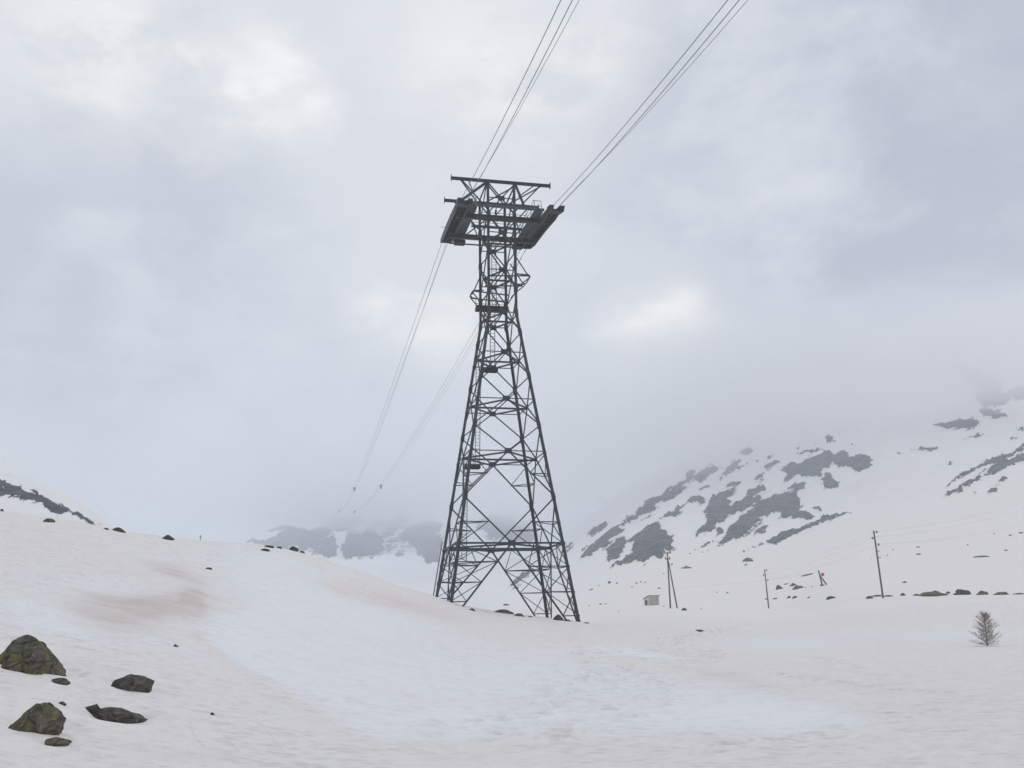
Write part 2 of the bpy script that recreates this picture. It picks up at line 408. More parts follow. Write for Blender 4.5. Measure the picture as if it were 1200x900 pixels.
def T7(L): return [(680 + x / 4.444, 500 + y / 4.444) for x, y in L]
def T6(L): return [(930 + x / 4.093, 480 + y / 4.093) for x, y in L]
def TF(L): return [(270 + x / 4.615, 560 + y / 4.615) for x, y in L]
def TB(L): return [(560 + x / 5.0, 540 + y / 5.0) for x, y in L]
def TL(L): return [(x / 7.5, 540 + y / 7.5) for x, y in L]
def TS(L): return [(1020 + x / 6.428, 380 + y / 6.428) for x, y in L]
ROCK_R = [
 T7([(5,685),(60,670),(130,625),(180,580),(240,545),(205,530),(240,500),(300,475),(350,455),(400,440),(380,410),(350,415),(300,440),(260,470),(210,510),(150,550),(100,590),(50,640)]),
 T7([(145,700),(140,650),(190,590),(235,575),(235,640),(200,680),(160,705)]),
 T7([(200,725),(190,715),(270,670),(265,625),(300,560),(330,530),(410,490),(415,540),(450,545),(485,590),(465,620),(480,640),(465,650),(440,640),(435,685),(400,690),(370,670),(340,705),(280,705),(230,715)]),
 T7([(255,610),(250,585),(300,550),(300,570)]),
 T7([(410,490),(440,465),(520,410),(600,365),(665,375),(650,400),(560,395),(520,430),(510,465),(440,480)]),
 T7([(430,375),(500,320),(550,320),(530,340),(480,370),(440,395)]), T7([(330,400),(380,370),(420,365),(400,395),(350,420)]),
 T7([(595,580),(600,555),(640,520),(660,470),(655,440),(670,400),(700,360),(790,330),(800,350),(750,385),(790,390),(780,450),(750,490),(700,510),(710,540),(680,555),(640,555)]),
 T7([(735,325),(780,300),(835,290),(800,320)]),
 T7([(780,455),(800,410),(850,370),(940,370),(920,390),(850,440),(790,465)]),
 T7([(860,355),(890,325),(960,310),(970,335),(900,350)]),
 T7([(725,615),(750,590),(770,540),(830,480),(920,400),(1000,370),(1080,350),(1140,375),(1145,430),(1110,450),(1080,470),(1040,485),(1030,450),(960,460),(940,490),(900,520),(870,550),(840,590),(790,590),(750,610)]),
 T7([(1130,455),(1180,445),(1195,475),(1150,485)]), T7([(1080,335),(1110,300),(1150,295),(1170,330),(1140,340)]),
 T7([(890,575),(940,530),(980,510),(970,550),(920,560)]), T7([(620,635),(690,590),(680,605),(640,630)]),
 T7([(705,570),(720,535),(745,535),(730,560)]), T7([(735,250),(760,220),(800,180),(840,170),(830,200),(800,220),(750,260)]),
 T7([(715,280),(740,262),(745,275),(725,288)]), T7([(810,215),(860,195),(860,210),(820,225)]),
 T7([(925,230),(1000,185),(1060,175),(1010,205),(950,225)]), T7([(900,280),(930,255),(955,260),(920,280)]),
 T7([(965,150),(990,150),(985,172),(968,172)]), T7([(910,175),(940,172),(930,185)]),
 T7([(600,260),(660,220),(700,200),(730,215),(680,255),(620,300)]), T7([(600,335),(650,310),(670,312),(630,332)]),
 T7([(830,130),(880,115),(910,125),(870,155),(840,155)]), T7([(550,250),(600,225),(590,270),(560,290)]),
 T7([(1050,225),(1080,195),(1160,195),(1170,230),(1200,180),(1200,260),(1140,255),(1120,260),(1100,280),(1065,285),(1080,250)]),
 T7([(50,560),(100,515),(145,505),(100,550),(60,570)]), T7([(0,655),(30,625),(50,620),(10,655)]),
 T7([(845,705),(870,690),(905,690),(880,705)]), T7([(155,735),(200,700),(210,705),(165,740)]),
 T7([(210,520),(250,480),(300,440),(345,405),(360,410),(320,440),(270,490),(225,520)]),
 T7([(380,390),(430,350),(470,320),(500,310),(450,350),(400,400)]), T7([(470,330),(520,290),(560,270),(530,300),(490,330)]),
 T6([(0,320),(0,265),(40,265),(60,245),(130,220),(150,205),(180,210),(190,240),(230,200),(260,210),(260,235),(310,220),(360,225),(395,240),(370,255),(360,285),(320,300),(270,280),(220,275),(190,265),(180,280),(140,290),(135,325),(100,325),(60,315)]),
 T6([(140,380),(150,305),(175,305),(185,335),(215,355),(210,380)]), T6([(190,285),(215,320),(200,318)]), T6([(200,335),(235,358),(222,356)]),
 T6([(0,395),(0,355),(50,355),(60,390),(30,395)]), T6([(0,480),(0,400),(25,400),(35,440),(20,480)]),
 T6([(0,520),(0,490),(50,490),(80,510),(75,530),(30,525)]), T6([(98,478),(130,470),(132,487),(105,487)]),
 T6([(0,590),(60,560),(120,535),(180,505),(240,497),(290,497),(200,515),(190,535),(150,545),(100,557),(50,577)]),
 T7([(835,658),(950,610),(1050,570),(1200,510),(1200,530),(1080,580),(1040,605),(1000,618),(975,608)]),
 T6([(710,385),(750,350),(800,320),(860,290),(920,260),(990,225),(1060,200),(1105,190),(1105,205),(1040,220),(960,255),(900,285),(840,310),(770,345),(740,375)]),
 T6([(1080,190),(1090,175),(1130,160),(1130,190)]),
 T6([(925,300),(960,275),(1020,250),(1105,220),(1180,190),(1180,230),(1105,245),(1050,270),(1000,295),(960,310)]),
 T6([(695,440),(740,405),(780,380),(830,355),(890,320),(900,330),(840,365),(800,395),(760,410)]),
 T6([(980,355),(1000,330),(1030,330),(1020,345)]), T6([(860,410),(880,400),(880,412)]), T6([(920,405),(950,385),(990,380),(980,395),(940,408)]),
 T6([(655,75),(720,70),(800,50),(890,60),(870,90),(780,90),(700,85)]), T6([(890,10),(930,0),(980,0),(1020,35),(980,50),(920,30)]),
 T6([(800,150),(870,125),(960,105),(880,130)]), T6([(550,200),(610,188),(700,185),(660,197)]), T6([(480,210),(520,205),(515,212)]),
 T6([(1060,100),(1100,93),(1105,108)]), T6([(1030,145),(1060,130),(1050,145)]), T6([(745,262),(755,250),(760,262)]),
 T6([(10,220),(60,200),(187,187),(100,208)]), T6([(255,155),(320,190),(290,180)]), T6([(20,190),(40,180),(40,198)]), T6([(150,135),(180,130),(200,160),(170,160)]), T6([(60,170),(120,160),(100,180)]),
 TS([(430,235),(480,175),(570,185),(640,240),(560,230),(520,275)]), TS([(600,320),(720,310),(900,390),(960,440),(960,480),(1060,580),(1020,610),(900,620),(810,600),(780,540),(850,500),(700,420)]),
 TS([(1030,530),(1060,490),(1157,480),(1157,575),(1110,570)]),
]
ROCK_F = [
 TF([(55,348),(130,300),(200,250),(240,245),(330,270),(440,285),(460,270),(550,275),(545,310),(470,330),(530,330),(580,310),(575,430),(530,430),(440,400),(520,360),(430,390),(370,370),(320,360),(290,390),(200,375),(130,360)]),
 TF([(610,430),(610,350),(690,300),(780,290),(830,340),(820,400),(740,425),(690,420),(650,440)]),
 TF([(530,210),(640,210),(720,220),(700,250),(650,285),(580,290),(560,250)]),
 TF([(960,265),(1040,230),(1120,240),(1150,270),(1080,300),(1150,330),(1130,460),(1060,470),(1010,400),(920,330),(940,290)]),
 TF([(880,200),(920,180),(980,220),(940,250)]), TF([(1030,165),(1050,165),(1045,175)]),
 TB([(60,330),(120,300),(190,285),(220,305),(240,340),(230,380),(290,420),(340,450),(320,480),(100,460),(40,420),(0,400),(0,350)]),
 TB([(180,740),(215,690),(260,660),(310,640),(340,640),(260,700),(210,740)]),
 TB([(520,230),(560,180),(620,150),(640,190),(600,240)]), TB([(690,260),(700,215),(740,205),(730,250)]),
 TB([(640,435),(700,390),(750,365),(760,375),(700,415)]), TB([(480,545),(520,505),(560,490),(550,510),(500,545)]), TB([(245,300),(300,280),(310,285),(260,305)]),
]
ROCK_FS = [TF([(300,270),(440,270),(640,215),(880,205),(1120,235),(1160,330),(1130,460),(1010,420),(840,420),(740,440),(580,440),(420,410),(200,380),(130,330)]), TB([(0,360),(60,310),(240,290),(340,330),(360,440),(320,490),(60,480)])]
ROCK_L = [
 TL([(-60,150),(0,170),(60,210),(190,260),(240,280),(310,300),(265,240),(340,300),(400,325),(450,360),(500,385),(600,455),(590,465),(500,465),(430,445),(380,410),(380,385),(280,345),(210,335),(180,310),(60,300),(0,305),(-60,300)]),
 TL([(510,380),(560,395),(620,430),(680,465),(780,520),(830,570),(900,592),(790,577),(720,540),(790,560),(700,510),(620,462),(550,410)]),
 TL([(810,535),(850,555),(900,560),(880,570)]),
]
# holes: snow tongues inside the rock
HOLE = [T7([(410,500),(430,480),(520,470),(500,520),(440,540)]), T7([(800,475),(900,415),(910,420),(810,478)]), TF([(130,330),(150,300),(230,290),(300,275),(240,320),(160,345)]),
        TF([(560,300),(640,290),(620,330),(585,420)]), T7([(930,480),(960,470),(950,500)]), TL([(5,225),(40,240),(50,262),(20,250)])]

def pip(px, py, poly):
    inside = np.zeros(px.shape, bool); n = len(poly); j = n - 1
    for i in range(n):
        xi, yi = poly[i]; xj, yj = poly[j]
        if yi != yj:
            c = ((yi > py) != (yj > py)) & (px < (xj - xi) * (py - yi) / (yj - yi) + xi)
            inside ^= c
        j = i
    return inside

def rockmask(sel, polys, amp, soft=.0):
    px = PX[sel]; py = PY[sel]; x = XX[sel]; y = YY[sel]
    ua = px * .80 - py * .60; va = px * .60 + py * .80                      # along / across the strata
    wx = px + amp * (fbm(px, py, .10, 5, 41, .72) + .8 * fbm(ua * .35, va, .22, 4, 45, .7)); wy = py + amp * .8 * (fbm(px, py, .13, 5, 43, .72) + .6 * fbm(ua * .35, va, .25, 4, 47, .7))
    acc = np.zeros(px.shape); hard = None
    for ox, oy in [(0, 0)] + [(r_ * math.cos(q_ * 2.4), r_ * .62 * math.sin(q_ * 2.4)) for q_, r_ in enumerate((.7, 1.3, 2, 2.6, 3.2, 3.8, 4.3, 4.8, 1.6, 2.9, 4.0))]:
        m_ = np.zeros(px.shape, bool)
        for p in polys:
            xs = [q[0] for q in p]; ys = [q[1] for q in p]
            c = np.nonzero((px > min(xs) - 8) & (px < max(xs) + 8) & (py > min(ys) - 8) & (py < max(ys) + 8))[0]
            if len(c): m_[c] |= pip(wx[c] + ox * 1.6, wy[c] + oy * 1.6, p)
        for p in HOLE:
            xs = [q[0] for q in p]; ys = [q[1] for q in p]
            c = np.nonzero((px > min(xs) - 8) & (px < max(xs) + 8) & (py > min(ys) - 8) & (py < max(ys) + 8))[0]
            if len(c): m_[c] &= ~pip(wx[c], wy[c], p)
        if hard is None: hard = m_.astype(float)
        acc += m_
    base_ = .45 * hard + .55 * acc / 12
    st = fbm(ua * .22, va, .20, 5, 91, .66)
    return np.clip(base_ * 1.12 + np.where(base_ > .02, .75, .0) * st, 0, 1.3)

ROCK = np.zeros(Z.shape)
right = front & (DD > 300) & (PX > 655) & (PX < 1260) & (PY > 380)
left = front & (DD > 150) & (PX < 150) & (PX > -60) & (PY > 500)
mid = front & (DD > 380) & (PX > 250) & (PX < 740) & (PY > 540)
ROCK[right] = rockmask(right, ROCK_R, 4.2)
ROCK[left] = np.maximum(ROCK[left], rockmask(left, ROCK_L, 3.2))
ROCK[mid] = np.maximum(ROCK[mid], np.maximum(rockmask(mid, ROCK_F, 5.0), .40 * rockmask(mid, ROCK_FS, 6.0)))
# rock stands rough and a little proud of the snow
Z = Z + np.clip(ROCK, 0, 1) * (ramp(DD, 150, 300)) * (1.0 + 2.6 * np.abs(fbm(XX, YY, .09, 5, 61, .6))) * np.clip(DD / 700, .3, 1.4)

# dust on the snow
def gauss(cx, cy, sx, sy, rot=0.0):
    c, s = math.cos(rot), math.sin(rot); dx = PX - cx; dy = PY - cy
    return np.exp(-.5 * (((dx * c + dy * s) / sx) ** 2 + ((-dx * s + dy * c) / sy) ** 2))
def pathdist(path, wob=0.0):
    best = np.full(PX.shape, 1e9)
    for (x0, y0), (x1, y1) in zip(path[:-1], path[1:]):
        vx, vy = x1 - x0, y1 - y0; L2 = vx * vx + vy * vy
        t = np.clip(((PX - x0) * vx + (PY - y0) * vy) / L2, 0, 1)
        best = np.minimum(best, np.hypot((PX - x0 - t * vx), (PY - y0 - t * vy) * 1.6))
    return best

wv = fbm(XX, YY, .09, 4, 71)
SAND = np.full(Z.shape, .66)
SAND = SAND + .10 * wv
clean_poly = [(262,645),(330,640),(420,665),(470,690),(510,705),(560,735),(700,770),(780,790),(850,790),(980,820),(1050,845),(980,866),(800,862),(700,862),(600,868),(500,872),(440,868),(400,850),(330,810),(270,775),(235,770),(225,750),(250,720),(262,690)]
wx = PX + 16 * fbm(PX, PY, .025, 4, 77); wy = PY + 8 * fbm(PX, PY, .035, 4, 78)
cl = np.zeros(Z.shape)
for ox, oy in ((0, 0), (12, 4), (-12, -4), (28, 8), (-28, -8), (45, 3), (-45, -3), (10, 16), (-10, -14), (60, -12), (70, 10), (0, 9), (0, -9)): cl += pip(wx + ox, wy + oy, clean_poly) & front & (DD < 130)
SAND -= .21 * cl / 13
SAND += .18 * np.exp(-(pathdist([(230,745),(262,775),(330,818),(400,858),(450,876),(600,874)]) / 9) ** 2) * (DD < 120)
SAND += .22 * np.exp(-(pathdist([(400,690),(450,700),(500,712),(540,722)]) / 14) ** 2) * (DD < 110)
SAND += .16 * gauss(460, 690, 60, 14, .3) * (DD < 110)
SAND += .16 * gauss(690, 745, 110, 12) + .12 * gauss(900, 795, 160, 12, .1) + .10 * gauss(1100, 820, 120, 20) + .06 * gauss(1000, 885, 250, 20)
SAND -= .16 * gauss(60, 725, 50, 14, .3) + .12 * gauss(110, 690, 40, 10) + .10 * gauss(170, 655, 40, 8)
SAND -= .14 * gauss(900, 752, 90, 9) + .14 * gauss(1130, 742, 80, 8) + .10 * gauss(930, 835, 110, 14)
SAND -= .34 * gauss(740, 765, 50, 5, .12)
SAND = SAND - .10 * ramp(DD, 400, 800) - .10 * ramp(DD, 120, 200) * (1 - ramp(PX, 560, 820))
SAND += .05 * ramp(DD, 150, 220) * (1 - ramp(DD, 350, 500)) * ramp(PX, 600, 820)
RUST = .8 * gauss(185, 712, 46, 9, -.05) + .75 * gauss(226, 704, 10, 10) + .45 * gauss(120, 715, 30, 12, .2) + .35 * gauss(205, 672, 22, 6, .3) + .30 * gauss(470, 708, 45, 5, .25) + .22 * gauss(860, 795, 35, 4, .2) + .15 * gauss(230, 885, 40, 5)
RUST = np.clip(1.95 * RUST * (1 + .6 * fbm(XX, YY, .5, 3, 81)) * (DD < 120) * front, 0, 1)
TR = np.zeros(Z.shape)
for pth, w, a in (([(735,785),(722,800),(728,812),(700,832),(640,850),(560,866)], 9, 1.0), ([(720,780),(650,805),(640,825),(590,848),(500,870)], 8, .8),
                  ([(680,762),(770,766),(840,772),(900,775)], 16, .9), ([(770,758),(810,745),(870,730),(900,716)], 12, .8),
                  ([(960,770),(1010,783)], 4, .8), ([(920,790),(1010,803),(1090,811),(1150,820)], 3, .7), ([(950,862),(1050,842),(1120,822)], 3, .7), ([(860,878),(960,866)], 3, .5)):
    TR = np.maximum(TR, a * np.exp(-(pathdist(pth) / w) ** 2))
TR = TR * front * (DD < 200)
# pressed ski tracks, real furrows a few centimetres deep
near = front & (DD < 60)
for pth, w in (([(232,834),(223,842),(222,852),(228,864),(240,876)], .9), ([(242,838),(262,862),(280,882)], .9), ([(185,850),(217,842)], .7), ([(300,842),(335,884)], .8), ([(240,690),(300,705),(400,715),(500,740)], .7), ([(265,725),(330,760),(380,775)], .7),
               ([(440,752),(448,770),(470,785),(500,795)], .6), ([(545,775),(550,790),(570,800)], .5)):
    Z = Z - .010 * np.exp(-(pathdist(pth) / (w * 1.3)) ** 2) * near + .004 * np.exp(-((pathdist(pth) - w * 2.2) / w) ** 2) * near

def zground(x, y):
    """height of the terrain sheet at a point"""
    dd = math.hypot(x, y); a = math.atan2(x, y)
    i = int(np.clip(np.searchsorted(AZ, a) - 1, 0, len(AZ) - 2)); j = int(np.clip(np.searchsorted(D, dd) - 1, 0, len(D) - 2))
    u = (a - AZ[i]) / (AZ[i + 1] - AZ[i]); w = (dd - D[j]) / (D[j + 1] - D[j])
    return float((Z[i, j] * (1 - u) + Z[i + 1, j] * u) * (1 - w) + (Z[i, j + 1] * (1 - u) + Z[i + 1, j + 1] * u) * w)

def hit(px, py, dmin=4.0, dmax=2000.0):
    for k in range(40):
        p = hit1(px, py + k * .5, dmin, dmax)
        if p is not None and p.y > 0: return p
    return None

def hit1(px, py, dmin=4.0, dmax=2000.0):
    """first terrain point the photograph sees at a pixel"""
    r = ray(px, py); hz = math.hypot(r[0], r[1]); r = r / hz
    prev = None
    for dd in D:
        if dd < dmin: continue
        if dd > dmax: break
        g = zground(r[0] * dd, r[1] * dd) - r[2] * dd
        if g >= 0:
            if prev is None: return Vector((r[0] * dd, r[1] * dd, zground(r[0] * dd, r[1] * dd)))
            d0, g0 = prev; t = g0 / (g0 - g); dm = d0 + (dd - d0) * t
            return Vector((r[0] * dm, r[1] * dm, zground(r[0] * dm, r[1] * dm)))
        prev = (dd, g)
    return None

for px_, py_, w_ in ((36, 780, 70), (155, 804, 50), (44, 850, 56), (133, 840, 68), (62, 870, 34), (68, 799, 20)):      # melt hollows round the near boulders
    g_ = hit(px_, py_)
    wm_ = w_ * g_.length / F
    sel_ = (np.abs(XX - g_.x) < wm_ * 2) & (np.abs(YY - g_.y) < wm_ * 2)
    r_ = np.hypot(XX - g_.x, (YY - g_.y - wm_ * .2) / .9) / (wm_ * .60)
    Z = np.where(sel_, Z - .16 * wm_ * np.exp(-r_ ** 4) + .03 * wm_ * np.exp(-((r_ - 1.5) / .4) ** 2), Z)

TR = np.zeros(Z.shape); rf = random.Random(11)
def dent(x, y, r, dep):
    global Z
    d_ = math.hypot(x, y); a_ = math.atan2(x, y)
    j0, j1 = np.searchsorted(D, d_ - 3 * r), np.searchsorted(D, d_ + 3 * r) + 1
    k0, k1 = np.searchsorted(AZ, a_ - 3 * r / d_), np.searchsorted(AZ, a_ + 3 * r / d_) + 1
    q = ((XX[k0:k1, j0:j1] - x) ** 2 + (YY[k0:k1, j0:j1] - y) ** 2) / (r * r)
    Z[k0:k1, j0:j1] += -dep * np.exp(-q ** 1.5) + .30 * dep * np.exp(-((np.sqrt(q) - 1.7) / .45) ** 2)
    TR[k0:k1, j0:j1] = np.maximum(TR[k0:k1, j0:j1], rf.uniform(.5, 1) * np.exp(-q ** 1.5))
for pth, lanes, jit in (([(735, 785), (722, 800), (728, 812), (700, 832), (640, 850), (560, 866)], 3, .5), ([(720, 778), (650, 803), (640, 825), (590, 848), (500, 868)], 2, .4),
                        ([(770, 756), (810, 745), (870, 730)], 3, .8), ([(960, 770), (1012, 783)], 1, .15), ([(860, 788), (920, 790), (1010, 803), (1090, 811), (1150, 820)], 1, .2),
                        ([(950, 862), (1050, 842), (1120, 822)], 1, .2), ([(800, 882), (860, 872), (960, 864)], 1, .2)):
    w3 = [hit(*q) for q in pth]
    for ln in range(lanes):
        off = (ln - (lanes - 1) / 2) * .9
        for a_, b_ in zip(w3[:-1], w3[1:]):
            L_ = (b_ - a_).length; n_ = max(1, int(L_ / .62)); tx, ty = (b_.x - a_.x) / L_, (b_.y - a_.y) / L_
            for i in range(n_):
                u_ = (i + rf.uniform(-.2, .2)) / n_; sd = .16 * (1 if i % 2 else -1) + off + rf.gauss(0, jit * .5)
                dent(a_.x + (b_.x - a_.x) * u_ - ty * sd, a_.y + (b_.y - a_.y) * u_ + tx * sd, rf.uniform(.12, .18), rf.uniform(.08, .14))
for i in range(150):                                        # the trampled, churned patch
    g_ = hit(rf.uniform(668, 850), 766 + rf.gauss(0, 5))
    dent(g_.x, g_.y, rf.uniform(.14, .30), rf.uniform(.04, .11))

def sheet(name, a0, a1, d0, d1, material, attrs):
    ia = np.arange(a0, a1); jd = np.arange(d0, d1); na, nd = len(ia), len(jd)
    sl = (slice(a0, a1), slice(d0, d1))
    co = np.stack([XX[sl], YY[sl], Z[sl]], -1).reshape(-1, 3).astype(np.float32)
    idx = (np.arange(na - 1)[:, None] * nd + np.arange(nd - 1)[None, :])
    q = np.stack([idx, idx + nd, idx + nd + 1, idx + 1], -1).reshape(-1, 4)[:, ::-1].astype(np.int32)
    me = bpy.data.meshes.new(name)
    me.vertices.add(len(co)); me.vertices.foreach_set('co', co.ravel())
    me.loops.add(q.size); me.loops.foreach_set('vertex_index', q.ravel())
    me.polygons.add(len(q)); me.polygons.foreach_set('loop_start', np.arange(0, q.size, 4, dtype=np.int32))
    me.polygons.foreach_set('use_smooth', np.ones(len(q), bool))
    me.update(calc_edges=True)
    for k, A in attrs.items():
        at = me.attributes.new(k, 'FLOAT', 'POINT'); at.data.foreach_set('value', A[sl].reshape(-1).astype(np.float32))
    me.materials.append(material)
    o = bpy.data.objects.new(name, me); C.objects.link(o); o['kind'] = 'structure'
    return o

attrs = {'sand': SAND, 'rust': RUST, 'tracks': TR, 'rock': ROCK}
jn = int(np.searchsorted(D, 120.0)); jm = int(np.searchsorted(D, 300.0))
ia_l = int(np.searchsorted(AZ, az_of(215))); ia_m = int(np.searchsorted(AZ, az_of(655)))
NA, ND = Z.shape
sheet('snow_ground', 0, NA, 0, jn + 1, M['snow'], attrs)
sheet('snow_ground', ia_l, NA, jn, jm + 1, M['mountain'], attrs)
sheet('left_hill', 0, ia_l + 1, jn, ND, M['mountain'], attrs)
sheet('far_ridge', ia_l, ia_m + 1, jm, ND, M['mountain'], attrs)
sheet('mountain', ia_m, NA, jm, ND, M['mountain'], attrs)

# ------------------------------------------------------------------ the cableway tower
X0, Y0, PSI = -1.28697, 85.0, 0.210585
ORG = Vector((X0, Y0, 0.0))
tower = empty('cableway_tower', ORG, PSI)
tag(tower, 'tall dark steel lattice cableway tower carrying the ropes, straddling the snow crest', 'cableway tower')
ZN = {'n0': 5.79, 'p0': 9.98, 'n1': 14.2, 'p1': 16.73, 'n2': 19.26, 'p2': 21.63, 'n3': 23.94, 'p3': 26.11, 'n4': 28.1, 'p4': 30.5, 'n5': 32.45, 'p5': 34.58, 'n6': 36.4, 'S': 38.3, 'n7': 40.1, 'T': 41.85}
WU0, WUK, WV0, WVK, ZK = 5.690, 1.4616, 5.568, 2.5057, 28.1
def wu(z): return WUK if z > ZK else WUK + (WU0 - WUK) * (ZK - z) / ZK
def wv_(z): return WVK if z > ZK else WVK + (WV0 - WVK) * (ZK - z) / ZK
def P(su, sv, z): return Vector((su * wu(z), sv * wv_(z), z))
FOOT = {(-1, -1): .45, (1, -1): -1.2, (1, 1): -1.0, (-1, 1): 1.0}
for (su, sv), zf in FOOT.items():
    m = MB(); zf -= 1.1
    w = .255; t = .055
    for za, zb in ((zf, ZK), (ZK, ZN['T'])):
        s = Vector((-su, 0, 0)); q = Vector((0, -sv, 0))
        ww = w if za < ZK else .225
        m.angle(P(su, sv, za), P(su, sv, zb), ww, t, s, q)
        m.angle(P(su, sv, za) + s * .07 + q * .07, P(su, sv, zb) + s * .07 + q * .07, ww * .8, t, s, q)
    for k in ('p0', 'p1', 'p2', 'p3', 'n4', 'p4', 'p5', 'S'):           # splice plates
        z = ZN[k]; m.bar(P(su, sv, z - .35) + Vector((-su * .16, -sv * .01, 0)), P(su, sv, z + .35) + Vector((-su * .16, -sv * .01, 0)), .36, .09, (0, 1, 0))
    m.build('leg', M['steel'], tower)

def face_pt(face, s, z):
    """point on a tower face: s=-1..1 across, face 0 near,1 right,2 far,3 left"""
    a, b = wu(z), wv_(z)
    return (Vector((s * a, -b, z)), Vector((a, s * b, z)), Vector((s * a, b, z)), Vector((-a, s * b, z)))[face]
seq = ['n0', 'p0', 'n1', 'p1', 'n2', 'p2', 'n3', 'p3', 'n4', 'p4', 'n5', 'p5', 'n6', 'S', 'n7', 'T']
for i in range(len(seq) - 1):
    za, zb = ZN[seq[i]], ZN[seq[i + 1]]
    wd = .125 if i < 2 else (.105 if i < 8 else .11)
    for face in range(4):
        m = MB()
        up_ = (0, -1, 0) if face in (0, 2) else (1, 0, 0)
        for s in (-1, 1):
            if i % 2 == 0: a, b = face_pt(face, 0, za), face_pt(face, s, zb)
            else: a, b = face_pt(face, s, za), face_pt(face, 0, zb)
            m.bar(a, b, wd, .10, up_)
        if i % 2 == 0:
            n_ = face_pt(face, 0, za)
            e = Vector((.34, 0, 0)) if face in (0, 2) else Vector((0, .34, 0))
            m.bar(n_ - e, n_ + e, .04, .5, up_ if False else (0, 0, 1))
        # secondary struts in the two tall lower panels
        if i in (0, 1):
            for s in (-1, 1):
                zm = za + (zb - za) * (.45 if i == 0 else .5)
                fr = (zm - za) / (zb - za)
                ap = face_pt(face, s * (fr if i == 0 else 1 - fr), zm)
                ls = face_pt(face, s, zm)
                m.bar(ap, ls, .09, .09); 
                zq = zm + (2.0 if i == 1 else -2.0)
                m.bar(ap, face_pt(face, s, zq), .07, .07)
        m.build('lattice_brace', M['steel'], tower)
# corner ties between the secondary struts of neighbouring faces
for za, zb, inv in ((ZN['n0'], ZN['p0'], 0), (ZN['p0'], ZN['n1'], 1)):
    zm = za + (zb - za) * (.5 if inv else .45); fr = (zm - za) / (zb - za); fr = 1 - fr if inv else fr
    for su in (-1, 1):
        for sv in (-1, 1):
            m = MB(); m.bar(Vector((su * fr * wu(zm), sv * wv_(zm), zm)), Vector((su * wu(zm), sv * fr * wv_(zm), zm)), .07, .07)
            m.build('corner_tie', M['steel'], tower)
# horizontal frames with their plan diamonds at each node level
for k in ('n0', 'n1', 'n2', 'n3', 'n4', 'n5', 'n6', 'n7'):
    m = MB(); z = ZN[k]; low = k == 'n0'
    w = .16 if low else .085
    nodes = [face_pt(f, 0, z) for f in range(4)]
    for f in range(4):
        if low or k in ('n1', 'n2', 'n3', 'n4') or f in (0, 2):
            if k == 'n7': m = MB()
            m.bar(face_pt(f, -1, z), face_pt(f, 1, z), w if low else .08, .16 if low else .08)
            if k == 'n7': m.build('horizontal_strut', M['steel'], tower)
    wdm = .22 if low else .12
    if k != 'n7':
        for f in range(4): m.bar(nodes[f] + Vector((0, 0, -.1)), nodes[(f + 1) % 4] + Vector((0, 0, -.1)), wdm, .14)
        m.bar(nodes[3] + Vector((0, 0, -.18)), nodes[1] + Vector((0, 0, -.18)), .15 if not low else .24, .16)
    if k != 'n7': m.build('horizontal_frame', M['steel'], tower)
# splayed bottom bay: long struts from the middle of the first frame to the feet, laced to the legs
z0 = ZN['n0']
for face in range(4):
    m = MB()
    up_ = (0, -1, 0) if face in (0, 2) else (1, 0, 0)
    key = {0: ((-1, -1), (1, -1)), 1: ((1, -1), (1, 1)), 2: ((-1, 1), (1, 1)), 3: ((-1, -1), (-1, 1))}[face]
    for s, kf in zip((-1, 1), key):
        zf = FOOT[kf] - .9
        top = face_pt(face, 0, z0)
        m.bar(top, face_pt(face, s * .90, zf), .15, .10, up_)
        prev = None
        for fr in (.26, .54, .80):
            z = z0 + (zf - z0) * fr
            ap = top.lerp(face_pt(face, s * .90, zf), fr); lg = face_pt(face, s, z)
            m.bar(ap, lg, .13, .09)
            pa, pl = prev if prev else (face_pt(face, s * .42, z0), face_pt(face, s, z0))
            m.bar(pl, ap, .085, .07); m.bar(pa, lg, .07, .06)
            if prev is None: m.bar(pa, ap, .07, .06)
            prev = (ap, lg)
    m.build('splayed_brace', M['steel'], tower)
for (su, sv), zf in FOOT.items():
    for fr in (.26, .54):
        zf_ = zf - .9; z = z0 + (zf_ - z0) * fr
        a = face_pt(0 if sv < 0 else 2, 0, z0).lerp(face_pt(0 if sv < 0 else 2, su * .9, zf_), fr)
        b = face_pt(1 if su > 0 else 3, 0, z0).lerp(face_pt(1 if su > 0 else 3, sv * .9, zf_), fr)
        m = MB(); m.bar(a, b, .08, .08); m.build('corner_tie', M['steel'], tower)

# head: saddle arms, gantry beams, saddles
ZS = ZN['S']; ZT = ZN['T']
def ibeam(m, a, b, w, h, up=(0, 0, 1)):
    a = Vector(a); b = Vector(b); t = Vector(up)
    m.bar(a + t * (h / 2 - .03), b + t * (h / 2 - .03), w, .06, up); m.bar(a - t * (h / 2 - .03), b - t * (h / 2 - .03), w, .06, up)
    m.bar(a, b, .10, h - .125, up)
for sv in (-1, 1):
    m = MB(); v = sv * (WVK + .02)
    ibeam(m, (-4.6, v, ZS - .42), (4.6, v, ZS - .42), .34, .50)
    for su in (-1, 1):
        for uu in (2.2, 3.0, 3.8): m.bar((su * uu, v, ZS - .63), (su * uu, v, ZS - .21), .30, .05, (0, 1, 0))
    m.build('saddle_arm', M['steel'], tower)
for sv in (-1, 1):
    m = MB(); v = sv * (WVK + .03)
    ibeam(m, (-5.05, v, ZT), (5.05, v, ZT), .20, .30)
    for su in (-1, 1):
        m.bar((su * 5.07, v, ZT - .30), (su * 5.07, v, ZT + .34), .34, .05, (1, 0, 0))
        m.bar((su * 4.0, v, ZT - .12), (su * WUK, v, ZT - 3.0), .12, .10, (0, 1, 0))
    m.build('gantry_beam', M['steel'], tower)
